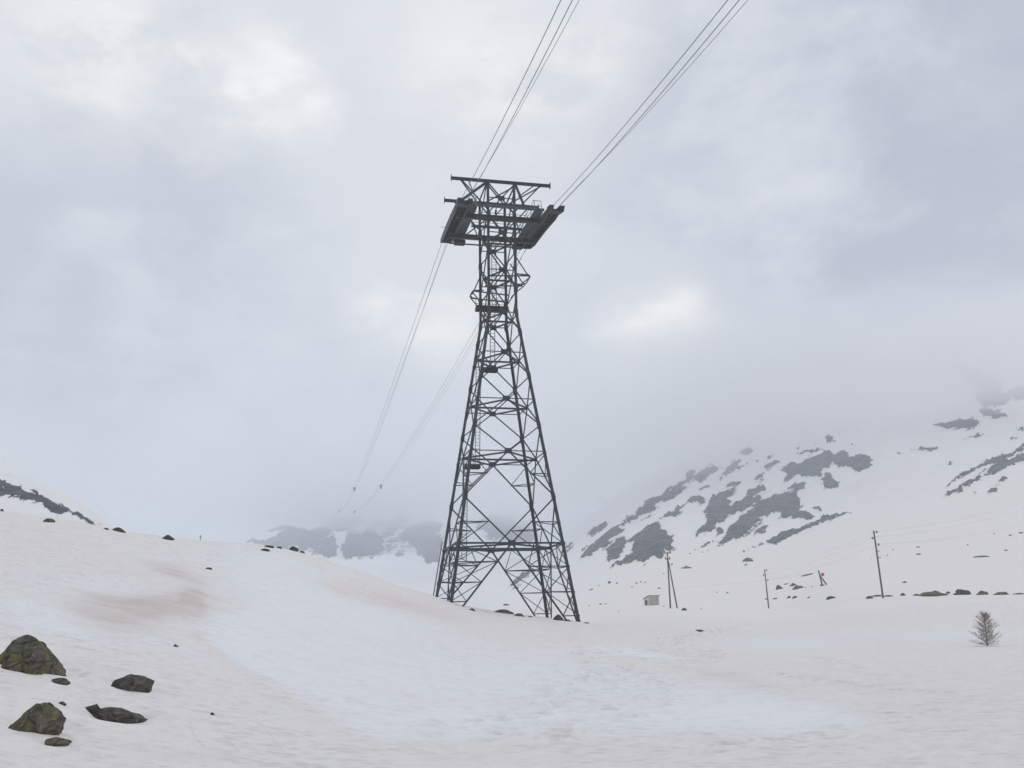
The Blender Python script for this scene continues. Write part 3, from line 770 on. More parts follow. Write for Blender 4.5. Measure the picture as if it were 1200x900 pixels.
def one(name, a, b, w, h=None, up=(0, 0, 1)):
    q = MB(); q.bar(a, b, w, h, up); return q.build(name, M['steel'], tower)
for su in (-1, 1):                                                          # plan bracing of the gantry and of the saddle arms
    one('gantry_brace', (su * WUK, -WVK, ZT - .1), (su * 3.55, WVK, ZT - .1), .22, .18)
    one('gantry_brace', (su * 4.1, -WVK, ZT - .12), (su * WUK, WVK, ZT - .12), .11, .10)
    one('gantry_brace', (su * WUK, -WVK, ZT - .30), (-su * WUK, WVK, ZT - .30 - .12 * su), .11, .10)
    one('gantry_brace', (su * WUK, -WVK, ZT - .1), (su * WUK, WVK, ZT - .1), .12, .12)
    one('gantry_brace', (su * 3.3, -WVK, ZT - .16), (su * 2.35, 0.1, ZT - .16), .08, .08)
    one('arm_brace', (su * 3.2, -WVK, ZS - .55), (su * WUK, WVK, ZS - .55), .10, .09)
    one('arm_brace', (su * 3.2, WVK, ZS - .55), (su * WUK, -WVK, ZS - .55), .10, .09)

def zr(v): return 38.42 + .105 * v - .0055 * v * v
VS = np.linspace(-6.9, 6.3, 23)
for su in (-1, 1):
    sad = MB()
    for uo, wdt in ((3.92, .08), (4.96, .08)):               # side plates of the shoe
        vs = []; n = len(VS)
        for v in VS:
            e = min(1, (v + 6.9) / 2.2, (6.3 - v) / 2.2); dpt = .42 + .40 * max(0, e)
            for du in (-wdt / 2, wdt / 2):
                vs.append((su * uo + du, v, zr(v) + .16)); vs.append((su * uo + du, v, zr(v) + .16 - dpt))
        fs = []
        for i in range(n - 1):
            a, b = i * 4, i * 4 + 4
            fs += [(a, b, b + 1, a + 1), (a + 2, a + 3, b + 3, b + 2), (a, a + 2, b + 2, b), (a + 1, b + 1, b + 3, a + 3)]
        fs += [(0, 1, 3, 2), (n * 4 - 4, n * 4 - 2, n * 4 - 1, n * 4 - 3)]
        sad.add(vs, fs)
    so = sad.build('saddle', M['steel_pale'], tower)
    rl = MB()
    for v in np.linspace(-6.4, 5.9, 26):                                   # cross plates under the ropes
        rl.bar((su * 3.97, v, zr(v) - .20), (su * 4.91, v, zr(v) - .20), .10, .30)
    rl.build('cross_plates', M['steel_dark'], so)
    ln = MB()
    for uo in (4.12, 4.73):
        ln.tube([(su * uo, v, zr(v) - .02) for v in VS], .07, 6)
    for uo in (3.86, 5.02): ln.bar((su * uo, VS[0], zr(VS[0]) - .20), (su * uo, VS[6], zr(VS[6]) - .52), .05, .08); 
    for uo in (3.86,):
        for i in range(6, 20, 2): ln.bar((su * uo, VS[i], zr(VS[i]) - .60), (su * uo, VS[i + 2], zr(VS[i + 2]) - .60), .05, .08)
    ln.build('rope_groove', M['rust'], so)
    nose = MB()                                                            # flared ends of the shoe
    for uo in (3.90, 4.96):
        nose.prism([(-7.7, zr(-7.7) - .02), (-7.2, zr(-7.2) + .12), (-6.1, zr(-6.1) + .14), (-6.1, zr(-6.1) - .45), (-7.2, zr(-7.2) - .50)], 0, su * uo - .16, su * uo + .16, lambda p, q, dd: (dd, p, q))
    nose.bar((su * 3.9, -6.6, zr(-6.6) - .42), (su * 4.96, -6.6, zr(-6.6) - .42), .9, .12)
    nose.build('shoe_nose', M['steel'], so)
    wk = MB()                                                              # walkway beside the shoe
    wk.bar((su * 3.28, -4.6, ZS - .30), (su * 3.28, 5.4, ZS + .25), .80, .07)
    wk.bar((su * 2.87, -4.6, ZS - .36), (su * 2.87, 5.4, ZS + .19), .07, .22); wk.bar((su * 3.66, -4.6, ZS - .36), (su * 3.66, 5.4, ZS + .19), .07, .22)
    wk.build('walkway', M['steel_pale'], tower)
    hr = MB()
    for v in (-4.5, -3.0, -1.2, .6, 2.4, 4.2, 5.3):
        zb = ZS - .27 + (v + 4.6) * .055
        hr.bar((su * 2.90, v, zb), (su * 2.90, v, zb + 1.1), .05)
    for hh in (.55, 1.1): hr.bar((su * 2.90, -4.5, ZS - .27 + hh), (su * 2.90, 5.3, ZS + .28 + hh), .045)
    for uu in (2.9, 3.6): hr.bar((su * uu, -4.5, ZS - .27), (su * uu, -4.5, ZS + .83), .045)
    hr.bar((su * 2.7, -4.5, ZS + .83), (su * 3.6, -4.5, ZS + .83), .045); hr.bar((su * 2.7, -4.5, ZS + .28), (su * 3.6, -4.5, ZS + .28), .04)
    hr.build('handrail', M['galv'], tower)
    bx = MB(); bx.bar((su * 3.7, 4.6, ZS - .22), (su * 2.6, 4.6, ZS - .22), .9, .34); bx.build('roller_housing', M['steel_dark'], tower)
m = MB(); m.bar((-3.9, -4.4, ZS - .05), (3.9, -4.4, ZS - .05), .20, .22); m.build('front_tie_beam', M['galv'] if False else simple('light_painted_steel', (.060, .072, .084), .5), tower)
m = MB(); m.bar((-4.2, 5.3, ZS - .05), (4.6, 5.3, ZS - .05), .09, .14); m.build('rear_tie_rod', M['steel'], tower)
m = MB(); m.bar((-5.2, 5.0, ZS + 1.6), (-3.3, 5.0, ZS + 1.6), .04); m.build('antenna_rod', M['galv'], tower)
m = MB()                                                                    # upper catwalk between the near and far faces
m.bar((-2.6, 0, ZS - .28), (2.6, 0, ZS - .28), .55, .06)
m.build('catwalk', M['steel'], tower)
m = MB()
for vv in (.30, -.30):
    for uu in np.linspace(-2.6, 2.6, 5): m.bar((uu, vv, ZS - .25), (uu, vv, ZS + .85), .04)
    m.bar((-2.6, vv, ZS + .85), (2.6, vv, ZS + .85), .04); m.bar((-2.6, vv, ZS + .3), (2.6, vv, ZS + .3), .04)
for vv in (2.1,):
    m.bar((-3.4, vv, ZT - 1.25), (3.6, vv, ZT - 1.25), .05); m.bar((-1.5, vv, ZT - 1.75), (3.6, vv, ZT - 1.75), .04)
m.build('handrail', M['galv'], tower)
m = MB(); m.tube([(-.55, -2.2, ZS + .15), (-.5, -2.2, ZS + .6)], .10, 8); m.tube([(-.5, -2.2, ZS + .55), (-.48, -2.2, ZS + .95)], .05, 6); m.build('warning_light', M['steel_dark'], tower)

# rope guards, platforms, ladders
def hoop(side, z, v0, v1, out):
    m = MB()
    u = side * WUK
    pts = [(u, v0, z), (u + side * out * .75, v0 + .25, z + .05), (u + side * out, v0 + .9, z + .05), (u + side * out, v1 - .9, z + .05), (u + side * out * .75, v1 - .25, z + .05), (u, v1, z)]
    m.tube(pts, .07, 6)
    m.tube([(u - side * 2.6, v0 + .3, z - .25), (u + side * out * .85, v0 + .3, z - .02)], .07, 6)
    m.tube([(u - side * 2.6, v1 - .3, z - .25), (u + side * out * .85, v1 - .3, z - .02)], .07, 6)
    for vv in (v0 + .6, v1 - .6):
        m.tube([(u, vv, z + 2.2), (u + side * out * .75, vv, z + .35), (u + side * out, vv, z + .05), (u + side * out * .9, vv, z - .15), (u + side * out * .35, vv, z - .85), (u, vv, z - 1.5)], .06, 6)
    m.bar((u, v0 + .6, z - .9), (u + side * .45, v0 + .6, z - .9), .30, .12)
    m.build('rope_guard', M['steel'], tower)
hoop(1, ZN['n5'] - .25, -2.3, 1.2, 1.55)
hoop(-1, ZN['p4'] + .55, -.2, 2.5, 1.05)

def platform(u0, u1, v, z, dv=1.0, thick=.42):
    m = MB(); m.bar((u0, v, z), (u1, v, z), dv, .07); 
    for s in (-1, 1): m.bar((u0, v + s * dv / 2, z - thick / 2 + .05), (u1, v + s * dv / 2, z - thick / 2 + .05), .07, thick)
    for uu in (u0, u1): m.bar((uu, v - dv / 2 - .04, z - thick / 2 + .05), (uu, v + dv / 2 + .04, z - thick / 2 + .05), .075, thick + .01)
    o = m.build('platform', M['steel_dark'], tower)
    h = MB()
    for uu in np.linspace(u0 + .05, u1 - .05, 4): h.bar((uu, v + dv / 2, z), (uu, v + dv / 2, z + 1.05), .045)
    for hh in (.55, 1.05): h.bar((u0 + .05, v + dv / 2, z + hh), (u1 - .05, v + dv / 2, z + hh), .045)
    h.build('railing', M['galv'], o)
platform(-1.75, 1.5, WVK + .1, ZN['p4'] - .25, 1.0, .40)
platform(-1.05, .45, wv_(ZN['n3']) + .25, ZN['n3'] - .15, .9, .26)
platform(-2.75, -1.25, wv_(ZN['n1']) + .2, ZN['n1'] - .15, .9, .32)
def ladder(u, za, zb, off, cage=True, su=None):
    m = MB(); g = .23
    n = max(2, int((zb - za) / 1.4))
    def pt(du, z, o=0): 
        uu = u + du if su is None else su * wu(z) - .42 + du
        return Vector((uu, wv_(z) + off + o, z))
    for du in (-g, g): m.bar(pt(du, za), pt(du, zb), .06)
    z = za + .15
    while z < zb: m.bar(pt(-g, z), pt(g, z), .035); z += .33
    o = m.build('ladder', M['steel'], tower)
    if cage:
        c = MB()
        z = za + 2.2
        while z < zb:
            c.tube([pt(-g, z), pt(-g - .1, z, .35), pt(0, z, .70), pt(g + .1, z, .35), pt(g, z)], .022, 4); z += .9
        for du, oo in ((-.33, .35), (0, .70), (.33, .35)): c.bar(pt(du, za + 2.2, oo), pt(du, zb, oo), .03)
        c.build('safety_cage', M['galv'], o)
ladder(-.12, ZN['n3'], ZN['p4'] - .3, -.35, False)
ladder(0.05, ZN['p4'] - .2, ZS - .3, -.45, False)
ladder(-1.55, ZN['n1'], ZN['n3'], -.3, False)
ladder(-2.75, ZN['n0'] - .9, ZN['n1'], -.3, False)
m = MB()          # ladder up the outside of the far left leg
for du in (0, .42):
    m.bar(P(-1, 1, .3) + Vector((-.22, -du, 0)), P(-1, 1, ZN['n0'] + .8) + Vector((-.22, -du, 0)), .06)
z = .6
while z < ZN['n0'] + .8:
    m.bar(P(-1, 1, z) + Vector((-.22, 0, 0)), P(-1, 1, z) + Vector((-.22, -.42, 0)), .04); z += .33
m.build('ladder', M['galv'], tower)

# ------------------------------------------------------------------ ropes
UD = Vector((math.cos(PSI), math.sin(PSI), 0)); VD = Vector((-math.sin(PSI), math.cos(PSI), 0))
def W(u, v, z): return ORG + UD * u + VD * v + Vector((0, 0, z))
def sol(px, py, u):
    R = Vector(ray(px, py)); t = (ORG.dot(UD) + u) / R.dot(UD); p = R * t
    return (p - ORG).dot(VD), p.z
def zfar(v):  return 38.95 + .004 * v + .000090 * v * v
def znear(v): return zr(-6.9) + .08 + .18 * (v + 6.9) + .0009 * (v + 6.9) ** 2
def rope(name, u, r, label, cat, group, near_fun, far_fun, sadd):
    pts = []
    for v in np.arange(-127, -7, 4.0): pts.append(W(u, v, near_fun(v)))
    for v in VS: pts.append(W(u, v, sadd(v)))
    v = 10.0
    while v < 640: pts.append(W(u, v, far_fun(v))); v *= 1.06; v += 1
    m = MB(); m.tube(pts, r, 6)
    return tag(m.build(name, M['rope'], None, True), label, cat, group)
for su, sd in ((-1, 'left'), (1, 'right')):
    dz = .55 if su < 0 else 0
    nf = lambda v: znear(v); ff = lambda v, q=dz: zfar(v) + q * min(1, v / 60)
    rope('track_rope', su * 4.73, .026, f'outer thick wire track rope on the {sd} side of the tower, lying in its saddle', 'cable', 'track ropes of the cableway', nf, ff, lambda v: zr(v) + .08) if su < 0 else \
    rope('track_rope', su * 4.73, .026, f'outermost thick wire track rope right of the tower, lying in its saddle', 'cable', 'track ropes of the cableway', nf, ff, lambda v: zr(v) + .08)
    rope('track_rope', su * 4.12, .026, f'inner thick wire track rope in the {sd} saddle of the tower', 'cable', 'track ropes of the cableway', nf, ff, lambda v: zr(v) + .08)
    rope('haul_rope', su * 4.45, .016, f'thin haul rope below the {sd} pair of track ropes', 'cable', 'haul ropes of the cableway',
         lambda v, a=(.32 if su < 0 else .08), b=(.031 if su < 0 else .022): znear(v) - a - b * max(0, -v - 7), lambda v, q=dz: ff(v, q) - .55 - 1.3 * math.sin(min(1, v / 265) * math.pi), lambda v: zr(v) - .30)
def carrier(u, v, q, label):
    z = zfar(v) + q
    r = empty('rope_carrier', W(u, v, z - 1.2), PSI)
    tag(r, label, 'rope carrier', 'rope carriers hanging on the ropes')
    m = MB(); m.bar((-.55, 0, 1.25), (.55, 0, 1.25), .30, .22); m.build('crossbar', M['steel_dark'], r)
    m = MB(); m.bar((0, 0, 1.2), (0, 0, .2), .22, .22); m.bar((-.5, 0, 1.2), (-.15, 0, .4), .12); m.bar((.5, 0, 1.2), (.15, 0, .4), .12); m.build('hanger', M['steel_dark'], r)
    m = MB(); m.bar((0, -.35, .15), (0, .35, .15), .42, .42); m.build('roller_block', M['steel_dark'], r)
carrier(-4.45, 268, .55, 'dark rope carrier on the left ropes beyond the tower, the nearer of two')
carrier(4.45, 249, 0, 'dark rope carrier on the right ropes beyond the tower, the nearer of two')
carrier(-4.45, 560, .55, 'tiny far rope carrier on the left ropes just above the misty ridge')
carrier(4.45, 515, 0, 'tiny far rope carrier on the right ropes just above the misty ridge')

# ------------------------------------------------------------------ rocks
def rock_mesh(name, w, h, dp, prof_, seed, sub, material, parent=None, facets=9, rough=.10, offset=(0, 0, 0)):
    """a boulder w wide, h high above the snow, dp deep; prof_ is its outline (x -1..1, height 0..1)"""
    rnd = random.Random(seed)
    bm = bmesh.new(); bmesh.ops.create_icosphere(bm, subdivisions=sub, radius=1.0)
    planes = []
    for _ in range(facets):
        n_ = Vector((rnd.uniform(-1, 1), rnd.uniform(-1, .6), rnd.uniform(-.2, 1))).normalized()
        planes.append((n_, rnd.uniform(.72, .98)))
    xs = [p[0] for p in prof_]; ys = [.45 + .55 * p[1] for p in prof_]
    so = Vector((seed * 3.17, seed * 1.31, seed * .77))
    for v in bm.verts:
        p = v.co.copy()
        p /= (abs(p.x) ** 2.7 + abs(p.y) ** 2.7 + abs(p.z) ** 2.7) ** (1 / 2.7)
        for n_, dd in planes:
            e = p.dot(n_) - dd
            if e > 0: p -= n_ * e * .92
        nz = mnoise.fractal(p * 1.6 + so, 1.0, 2.0, 5) * rough + mnoise.noise(p * 6 + so) * rough * .25
        rd = mnoise.ridged_multi_fractal(p * 1.1 + so, 1.0, 2.0, 4, 1.0, 2.0) if sub > 3 else 0
        p += p.normalized() * (nz - .05 * rough * rd)
        k = float(np.interp(p.x, xs, ys))
        z = p.z
        if z > 0: z = z * k * .92 * h
        else: z = z * h * .55
        v.co = Vector((p.x * w / 2 * 1.04, p.y * dp / 2, z)) + Vector(offset)
    me = bpy.data.meshes.new(name); bm.to_mesh(me); bm.free()
    if sub > 2: me.polygons.foreach_set('use_smooth', [True] * len(me.polygons))
    me.materials.append(material)
    o = bpy.data.objects.new(name, me); C.objects.link(o)
    if parent: o.parent = parent
    return o
DOME = [(-1.1, .2), (-.8, .6), (-.4, .95), (0, 1), (.5, .85), (.9, .5), (1.1, .2)]
PEAK = [(-1.1, .15), (-.6, .5), (-.1, 1), (.1, 1), (.5, .6), (1.1, .15)]
FLAT = [(-1.1, .3), (-.8, .7), (-.3, 1), (.3, .85), (.8, .6), (1.1, .2)]
SLAB = [(-1.1, .7), (-.7, 1), (-.5, .75), (0, .7), (.6, .5), (1.1, .15)]
WEDGE = [(-1.1, .3), (-.75, .75), (-.4, 1.05), (-.1, .98), (.2, .72), (.6, .42), (.9, .2), (1.1, .05)]
ROCKS = []
def boulder(px, py, wpx, hpx, prof_, label, seed, m='rock_brown', sub=3, name='boulder', cat='boulder', group=None, depth=.8, sink=0.0, dmin=4.0, tilt=0.0, facets=9, rough=.10):
    g = hit(px, py, dmin)
    if g is None: return None
    dist = math.hypot(g.x, g.y); sc = math.sqrt(g.x ** 2 + g.y ** 2 + g.z ** 2) / F * math.cos(math.atan2(g.x, g.y)) * 1.0
    w = wpx * sc * .91; h = hpx * sc * .92
    if sub == 3 and wpx > 8: sub = 4
    if sub <= 4: rough *= 1.9
    o = rock_mesh(name, w, h, w * depth, prof_, seed, sub, M[m], None, facets, rough)
    dirv = Vector((g.x, g.y, 0)).normalized()
    o.location = g + dirv * (w * depth * .30); o.location.z = g.z - sink * h
    o.rotation_euler = (0, tilt, -math.atan2(g.x, g.y))
    tag(o, label, cat, group); ROCKS.append(o)
    return o
b = boulder(36, 787, 80, 43, WEDGE, 'large lichen covered boulder at the left edge, sloping down to the right', 3, 'rock_lichen', 6, depth=.9, tilt=.16, facets=12, rough=.13)
boulder(42, 790, 14, 6, DOME, 'small stone tucked under the front of the largest boulder', 5, 'rock_lichen', 4, 'stone', 'stone')
boulder(68, 801, 24, 10, SLAB, 'low knobbly stone just below right of the largest boulder', 12, 'rock_brown', 4, 'stone', 'stone')
boulder(155, 808, 56, 18, [(-1.1, .6), (-.7, 1), (-.2, 1.05), (.4, .8), (.8, .62), (1.1, .5)], 'long rounded grey brown boulder lying alone right of the largest boulder', 8, 'rock_brown', 5, tilt=.09, rough=.08)
boulder(44, 857, 62, 33, [(-1.1, .25), (-.8, .6), (-.5, .85), (-.1, 1), (.3, .97), (.5, .75), (.85, .5), (1.1, .2)], 'rounded mossy boulder near the bottom left corner', 21, 'rock_lichen', 6, facets=11, rough=.11)
boulder(133, 845, 84, 16, [(-1.1, .9), (-.8, 1.25), (-.62, 1.7), (-.5, 1.6), (-.42, .55), (0, .5), (.6, .3), (1.1, .1)], 'long flat dark slab of rock with a knob at its left end', 14, 'rock_brown', 5, depth=.5, sink=-.25, tilt=.13, rough=.12)
boulder(62, 873, 37, 9.5, [(-1.1, .1), (-.6, .5), (.1, .9), (.5, 1), (.9, .6), (1.1, .1)], 'low pointed rock barely above the snow, lowest on the left', 17, 'rock_lichen', 5, tilt=-.08)
boulder(73, 826, 9, 4.5, DOME, 'small stone between the mossy boulder and the long slab', 33, 'rock_brown', 3, 'stone', 'stone')
boulder(206, 758, 6, 3.5, WEDGE, 'tiny dark stone alone on the open snow above the long rounded boulder', 34, 'rock_dark', 3, 'stone', 'stone')
boulder(249, 838, 5, 3.5, WEDGE, 'tiny dark stone beside the curved ski tracks', 35, 'rock_dark', 3, 'stone', 'stone')
boulder(244, 667, 9, 2.6, FLAT, 'thin dark stone on the slope above the reddish dust stain', 36, 'rock_dark', 3, 'stone', 'stone')
boulder(2, 599, 5, 3.5, DOME, 'small rock on the crest at the left edge of the photo', 37, 'rock_dark', 3)
boulder(57.5, 612, 14, 7, DOME, 'round dark boulder on the left crest under the rocky hill', 38, 'rock_lichen', 4)
boulder(139, 623, 17, 5.5, FLAT, 'low dark rock where the hill meets the snow crest', 39, 'rock_dark', 4)
boulder(124, 620.5, 8, 2.5, FLAT, 'small dark rock left of the low rock on the crest', 40, 'rock_dark', 3)
boulder(197, 632.5, 15, 7, PEAK, 'pointed dark boulder standing alone on the left crest', 41, 'rock_dark', 4)
boulder(310, 645.5, 16, 3.8, FLAT, 'flat dark rock just below the row of crest rocks', 42, 'rock_dark', 3)
boulder(315, 641.5, 13, 4, FLAT, 'long low rock in the crest row, farthest left', 43, 'rock_dark', 3)
boulder(326.5, 642.5, 8, 3, DOME, 'small rock in the crest row next to the round boulder', 44, 'rock_dark', 3)
boulder(344, 645.5, 13, 6, DOME, 'round dark boulder, biggest of the crest row before the misty ridge', 45, 'rock_dark', 4)
boulder(354, 648, 7, 3, FLAT, 'small rock right of the round crest boulder', 46, 'rock_dark', 3)
boulder(367, 650, 5, 2, FLAT, 'last tiny rock at the right end of the crest row', 47, 'rock_dark', 3)
# around the tower feet
boulder(553, 715.5, 8, 3.5, PEAK, 'small pale brown rock between the left tower legs', 48, 'rock_brown', 3)
boulder(590, 718.5, 24, 5.5, SLAB, 'ragged brown rock outcrop under the middle of the tower', 49, 'rock_brown', 4)
boulder(608, 722, 14, 4, FLAT, 'low brown rock at the right end of the outcrop under the tower', 50, 'rock_brown', 3)
boulder(621, 723, 6, 2, FLAT, 'tiny flat rock left of the right rear tower foot', 51, 'rock_brown', 3)
boulder(655, 727, 13, 7, DOME, 'round grey boulder between the two right tower feet', 52, 'rock_dark', 4)
boulder(665, 728, 9, 2.5, FLAT, 'low flat rock touching the round boulder between the tower feet', 53, 'rock_dark', 3)
boulder(687, 730.5, 7, 1.6, FLAT, 'thin flat stone at the front right tower foot', 54, 'rock_dark', 3)
boulder(593, 709.5, 8, 3, FLAT, 'dark rock on the snow flat seen between the tower legs', 55, 'rock_dark', 3, dmin=110)
# right plain
boulder(819, 740, 13, 2.4, FLAT, 'flat dark rock on the open snow below the A shaped pole', 56, 'rock_dark', 3)
boulder(802, 715.5, 7, 3.5, DOME, 'small round rock at the foot of the A shaped pole', 57, 'rock_dark', 3)
boulder(913, 690.5, 9, 5.5, WEDGE, 'grey rock at the left end of the heap below the red disc post', 58, 'rock_dark', 3)
boulder(930, 686.5, 9, 4, DOME, 'upper rock of the heap left of the red disc post', 59, 'rock_dark', 3)
boulder(935.5, 690, 14, 5, FLAT, 'broad greenish rock of the heap left of the red disc post', 60, 'rock_lichen', 3)
boulder(922, 684.8, 7, 1.8, FLAT, 'thin rock sliver at the top of the heap left of the red disc post', 61, 'rock_dark', 3)
boulder(898, 702.5, 4, 1.6, FLAT, 'tiny rock behind the short single pole', 62, 'rock_dark', 2)
boulder(908.5, 702, 6, 2, FLAT, 'small flat rock just right of the short single pole', 63, 'rock_dark', 3)
boulder(924.5, 701, 6, 3, PEAK, 'left rock of a pair right of the short single pole', 64, 'rock_dark', 3)
boulder(931.5, 701, 6, 3.2, DOME, 'right rock of a pair right of the short single pole', 65, 'rock_dark', 3)
boulder(948.5, 700.5, 5, 1.6, FLAT, 'thin rock sliver between the pair and the double rock', 66, 'rock_dark', 2)
boulder(975, 701.5, 13, 4.2, SLAB, 'double lumped rock midway between the two single poles', 67, 'rock_dark', 3)
boulder(1019, 701.5, 9, 4.5, PEAK, 'pointed rock just left of the tall leaning pole', 68, 'rock_dark', 3)
boulder(1028, 699, 16, 2.2, FLAT, 'thin low rock at the back of the tall leaning pole', 69, 'rock_dark', 3)
boulder(1042, 699, 12, 1.8, FLAT, 'thin low rock just right of the tall leaning pole', 70, 'rock_dark', 3)
boulder(1058, 698, 6, 3.4, DOME, 'small round rock left of the long rock heap', 71, 'rock_dark', 3)
boulder(1074, 698, 8, 2.8, FLAT, 'low rock touching the left end of the long rock heap', 72, 'rock_dark', 3)
boulder(1093, 698.5, 33, 7.5, [(-1.1, .2), (-.7, .5), (-.3, .95), (-.1, .8), (.2, 1), (.6, .65), (1.1, .25)], 'largest dark green heap of rock in the row on the snow terrace', 73, 'rock_lichen', 4, rough=.2)
boulder(1111, 695.5, 6, 3.4, PEAK, 'small pointed rock between the two largest heaps of the row', 74, 'rock_dark', 3)
boulder(1128.5, 697, 20, 7.5, [(-1.1, .7), (-.7, .9), (0, .8), (.5, 1), (.9, .8), (1.1, .4)], 'blocky dark rock, second largest in the terrace row', 75, 'rock_dark', 4, rough=.18)
boulder(1151, 697, 14, 5.5, DOME, 'dome shaped green rock in the terrace row above the little tree', 76, 'rock_lichen', 3)
boulder(1172, 697, 18, 4.2, [(-1.1, .2), (-.4, .5), (.3, .9), (.7, 1), (1.1, .4)], 'wedge shaped rock near the right end of the terrace row', 77, 'rock_lichen', 3)
boulder(1194, 696.5, 14, 2.0, FLAT, 'flat rock cut off by the right edge of the photo', 78, 'rock_dark', 3)
boulder(1060, 683, 6, 2.4, PEAK, 'single small rock on the slope above the terrace row', 79, 'rock_dark', 3)
boulder(1150, 653, 20, 3.2, SLAB, 'long dark rock strip high on the right slope', 80, 'rock_dark', 3)
boulder(1179, 645.5, 4, 2, DOME, 'tiny rock right of the long strip on the right slope', 81, 'rock_dark', 2)
boulder(1197, 625, 7, 2.2, FLAT, 'dark rock at the right edge above the rocky strip', 82, 'rock_dark', 2)
boulder(1077, 650, 8, 2, FLAT, 'lower of two thin rocks right of the tall pole top', 83, 'rock_dark', 2)
boulder(1076.5, 641.5, 6, 1.8, FLAT, 'upper of two thin rocks right of the tall pole top', 84, 'rock_dark', 2)
boulder(876.5, 657.5, 13, 3.6, FLAT, 'lens shaped dark rock on the slope above the short pole', 85, 'rock_dark', 3)
boulder(804.5, 666, 13, 2.6, FLAT, 'flat rock with a block on top right of the A shaped pole', 86, 'rock_dark', 3)
boulder(804, 664.5, 4, 2.4, DOME, 'square block of rock on the flat rock beside the A shaped pole', 87, 'rock_dark', 2)
boulder(945, 674.5, 19, 2.2, FLAT, 'thin slanting rock streak left of the red disc post', 88, 'rock_dark', 3, tilt=-.25)
boulder(772.5, 689.8, 5, 1.8, FLAT, 'small rock above the shed', 89, 'rock_dark', 2)
boulder(714.5, 683.5, 4.5, 3.2, DOME, 'largest of the little rocks on the slope right of the tower', 90, 'rock_dark', 2)
for i, (px, py, w) in enumerate([(692, 692, 3), (694, 691, 3), (702, 686.5, 2.5), (723, 684, 3.5), (741, 688.5, 3), (746, 684, 3), (751, 682.5, 3), (756, 683, 2.5), (778, 672.5, 2.8), (690.5, 710, 2.2), (704, 708.5, 3.5), (710, 708, 2.5), (725, 716.5, 1.8),
        (808.5, 649, 3), (814.5, 644.5, 2.4), (823, 647.5, 2.5), (830, 645, 2), (840, 694.5, 2.2), (852.5, 695, 3.4), (1040, 651, 2.4), (1046.5, 644.5, 2.6), (1134, 639, 2.6), (1184, 628, 4), (1165, 626, 2.5),
        (944.5, 689, 2), (952, 688, 2.6), (1021, 655, 1.8), (1095, 699, 2), (822, 714, 2.4), (778, 710.5, 2.2)]):
    boulder(px, py, w, w * .55, DOME if i % 2 else WEDGE, 'tiny dark stone scattered on the far snow slope', 200 + i, 'rock_dark', 2, 'stone', 'stone', 'tiny stones scattered on the far slopes')

# ------------------------------------------------------------------ poles, wires, shed, tree
def scale_at(g): return g.length / F
def ground(px, py, dmin=4.0):
    return hit(px, py, dmin)
def insul(parent, at_, r=.10):
    m = MB(); m.tube([at_, at_ + Vector((0, 0, .12)), at_ + Vector((0, 0, .26))], r, 8); m.build('insulator', M['porcelain'], parent)
def unproj(px, py, d_):
    r = ray(px, py); k = d_ / math.hypot(r[0], r[1]); return Vector(r) * k

# A-shaped pole
g = ground(785.7, 713)
gd = math.hypot(g.x, g.y); s = gd / F
ap = empty('utility_pole', g); tag(ap, 'tall A shaped wooden pole with a slanted prop and two crossarms, near the shed', 'utility pole', 'wooden utility poles')
H = 62 * s
m = MB(); m.tube([(0, 0, -.6), (0, 0, H * .5), (0, 0, H)], .145, 8, .11); m.build('post', M['wood'], ap)
m = MB(); m.tube([(7.2 * s, -.8, -.6), (.55 * s, .0, H * .86)], .135, 8, .10); m.build('prop', M['wood'], ap)
for hh, L in ((H * .985, 7.0 * s), (H * .875, 5.4 * s)):
    ca = MB(); ca.bar((-L / 2, -.17, hh), (L / 2, -.17, hh), .14, .16); o = ca.build('crossarm', M['wood'], ap)
    for xx in (-L * .45, L * .45): insul(o, Vector((xx, -.17, hh + .08)))
insul(ap, Vector((4.6 * s, -.1, H * .77)))
m = MB(); m.bar((1.0 * s, 0, H * .77), (4.6 * s, -.1, H * .77), .08); m.build('bracket', M['steel_dark'], ap)

def single_pole(px, py, hpx, lean, arms, label, rungs=()):
    g = ground(px, py); s = math.hypot(g.x, g.y) / F
    o = empty('utility_pole', g); tag(o, label, 'utility pole', 'wooden utility poles')
    H = hpx * s
    m = MB(); m.tube([(0, 0, -.6), (lean * .5 * H, 0, H * .5), (lean * H, 0, H)], .135, 8, .10); m.build('post', M['wood'], o)
    tips = []
    for hh, sd in arms:
        z = H - hh * s; xx = lean * z
        a = MB(); a.bar((xx, -.1, z), (xx + sd * .36, -.12, z), .05); a.tube([(xx + sd * .36, -.12, z - .05), (xx + sd * .36, -.12, z + .12)], .03, 6); ar = a.build('insulator_hook', M['steel_dark'], o)
        q = MB(); q.tube([(xx + sd * .36, -.12, z), (xx + sd * .36, -.12, z + .14), (xx + sd * .36, -.12, z + .26)], .13, 8, .08); q.build('insulator', M['porcelain'], ar)
        tips.append(g + Vector((xx + sd * .36, -.12, z + .16)))
    for hh, sd in rungs:
        z = H - hh * s; xx = lean * z
        a = MB(); a.bar((xx - .1, -.14, z), (xx + sd * .36, -.14, z), .08); a.build('step_bar', M['steel_dark'], o)
    return tips
t1 = single_pole(901, 713, 42, -.028, ((1.5, 1), (7, -1), (12.5, 1)), 'short single wooden pole with small insulators on the snow flat')
t2 = single_pole(1035, 701, 71, -.028, ((2.5, 1), (9, -1), (16, 1)), 'tall single wooden pole leaning left beside the rock row', ((22, 1), (29, 1)))

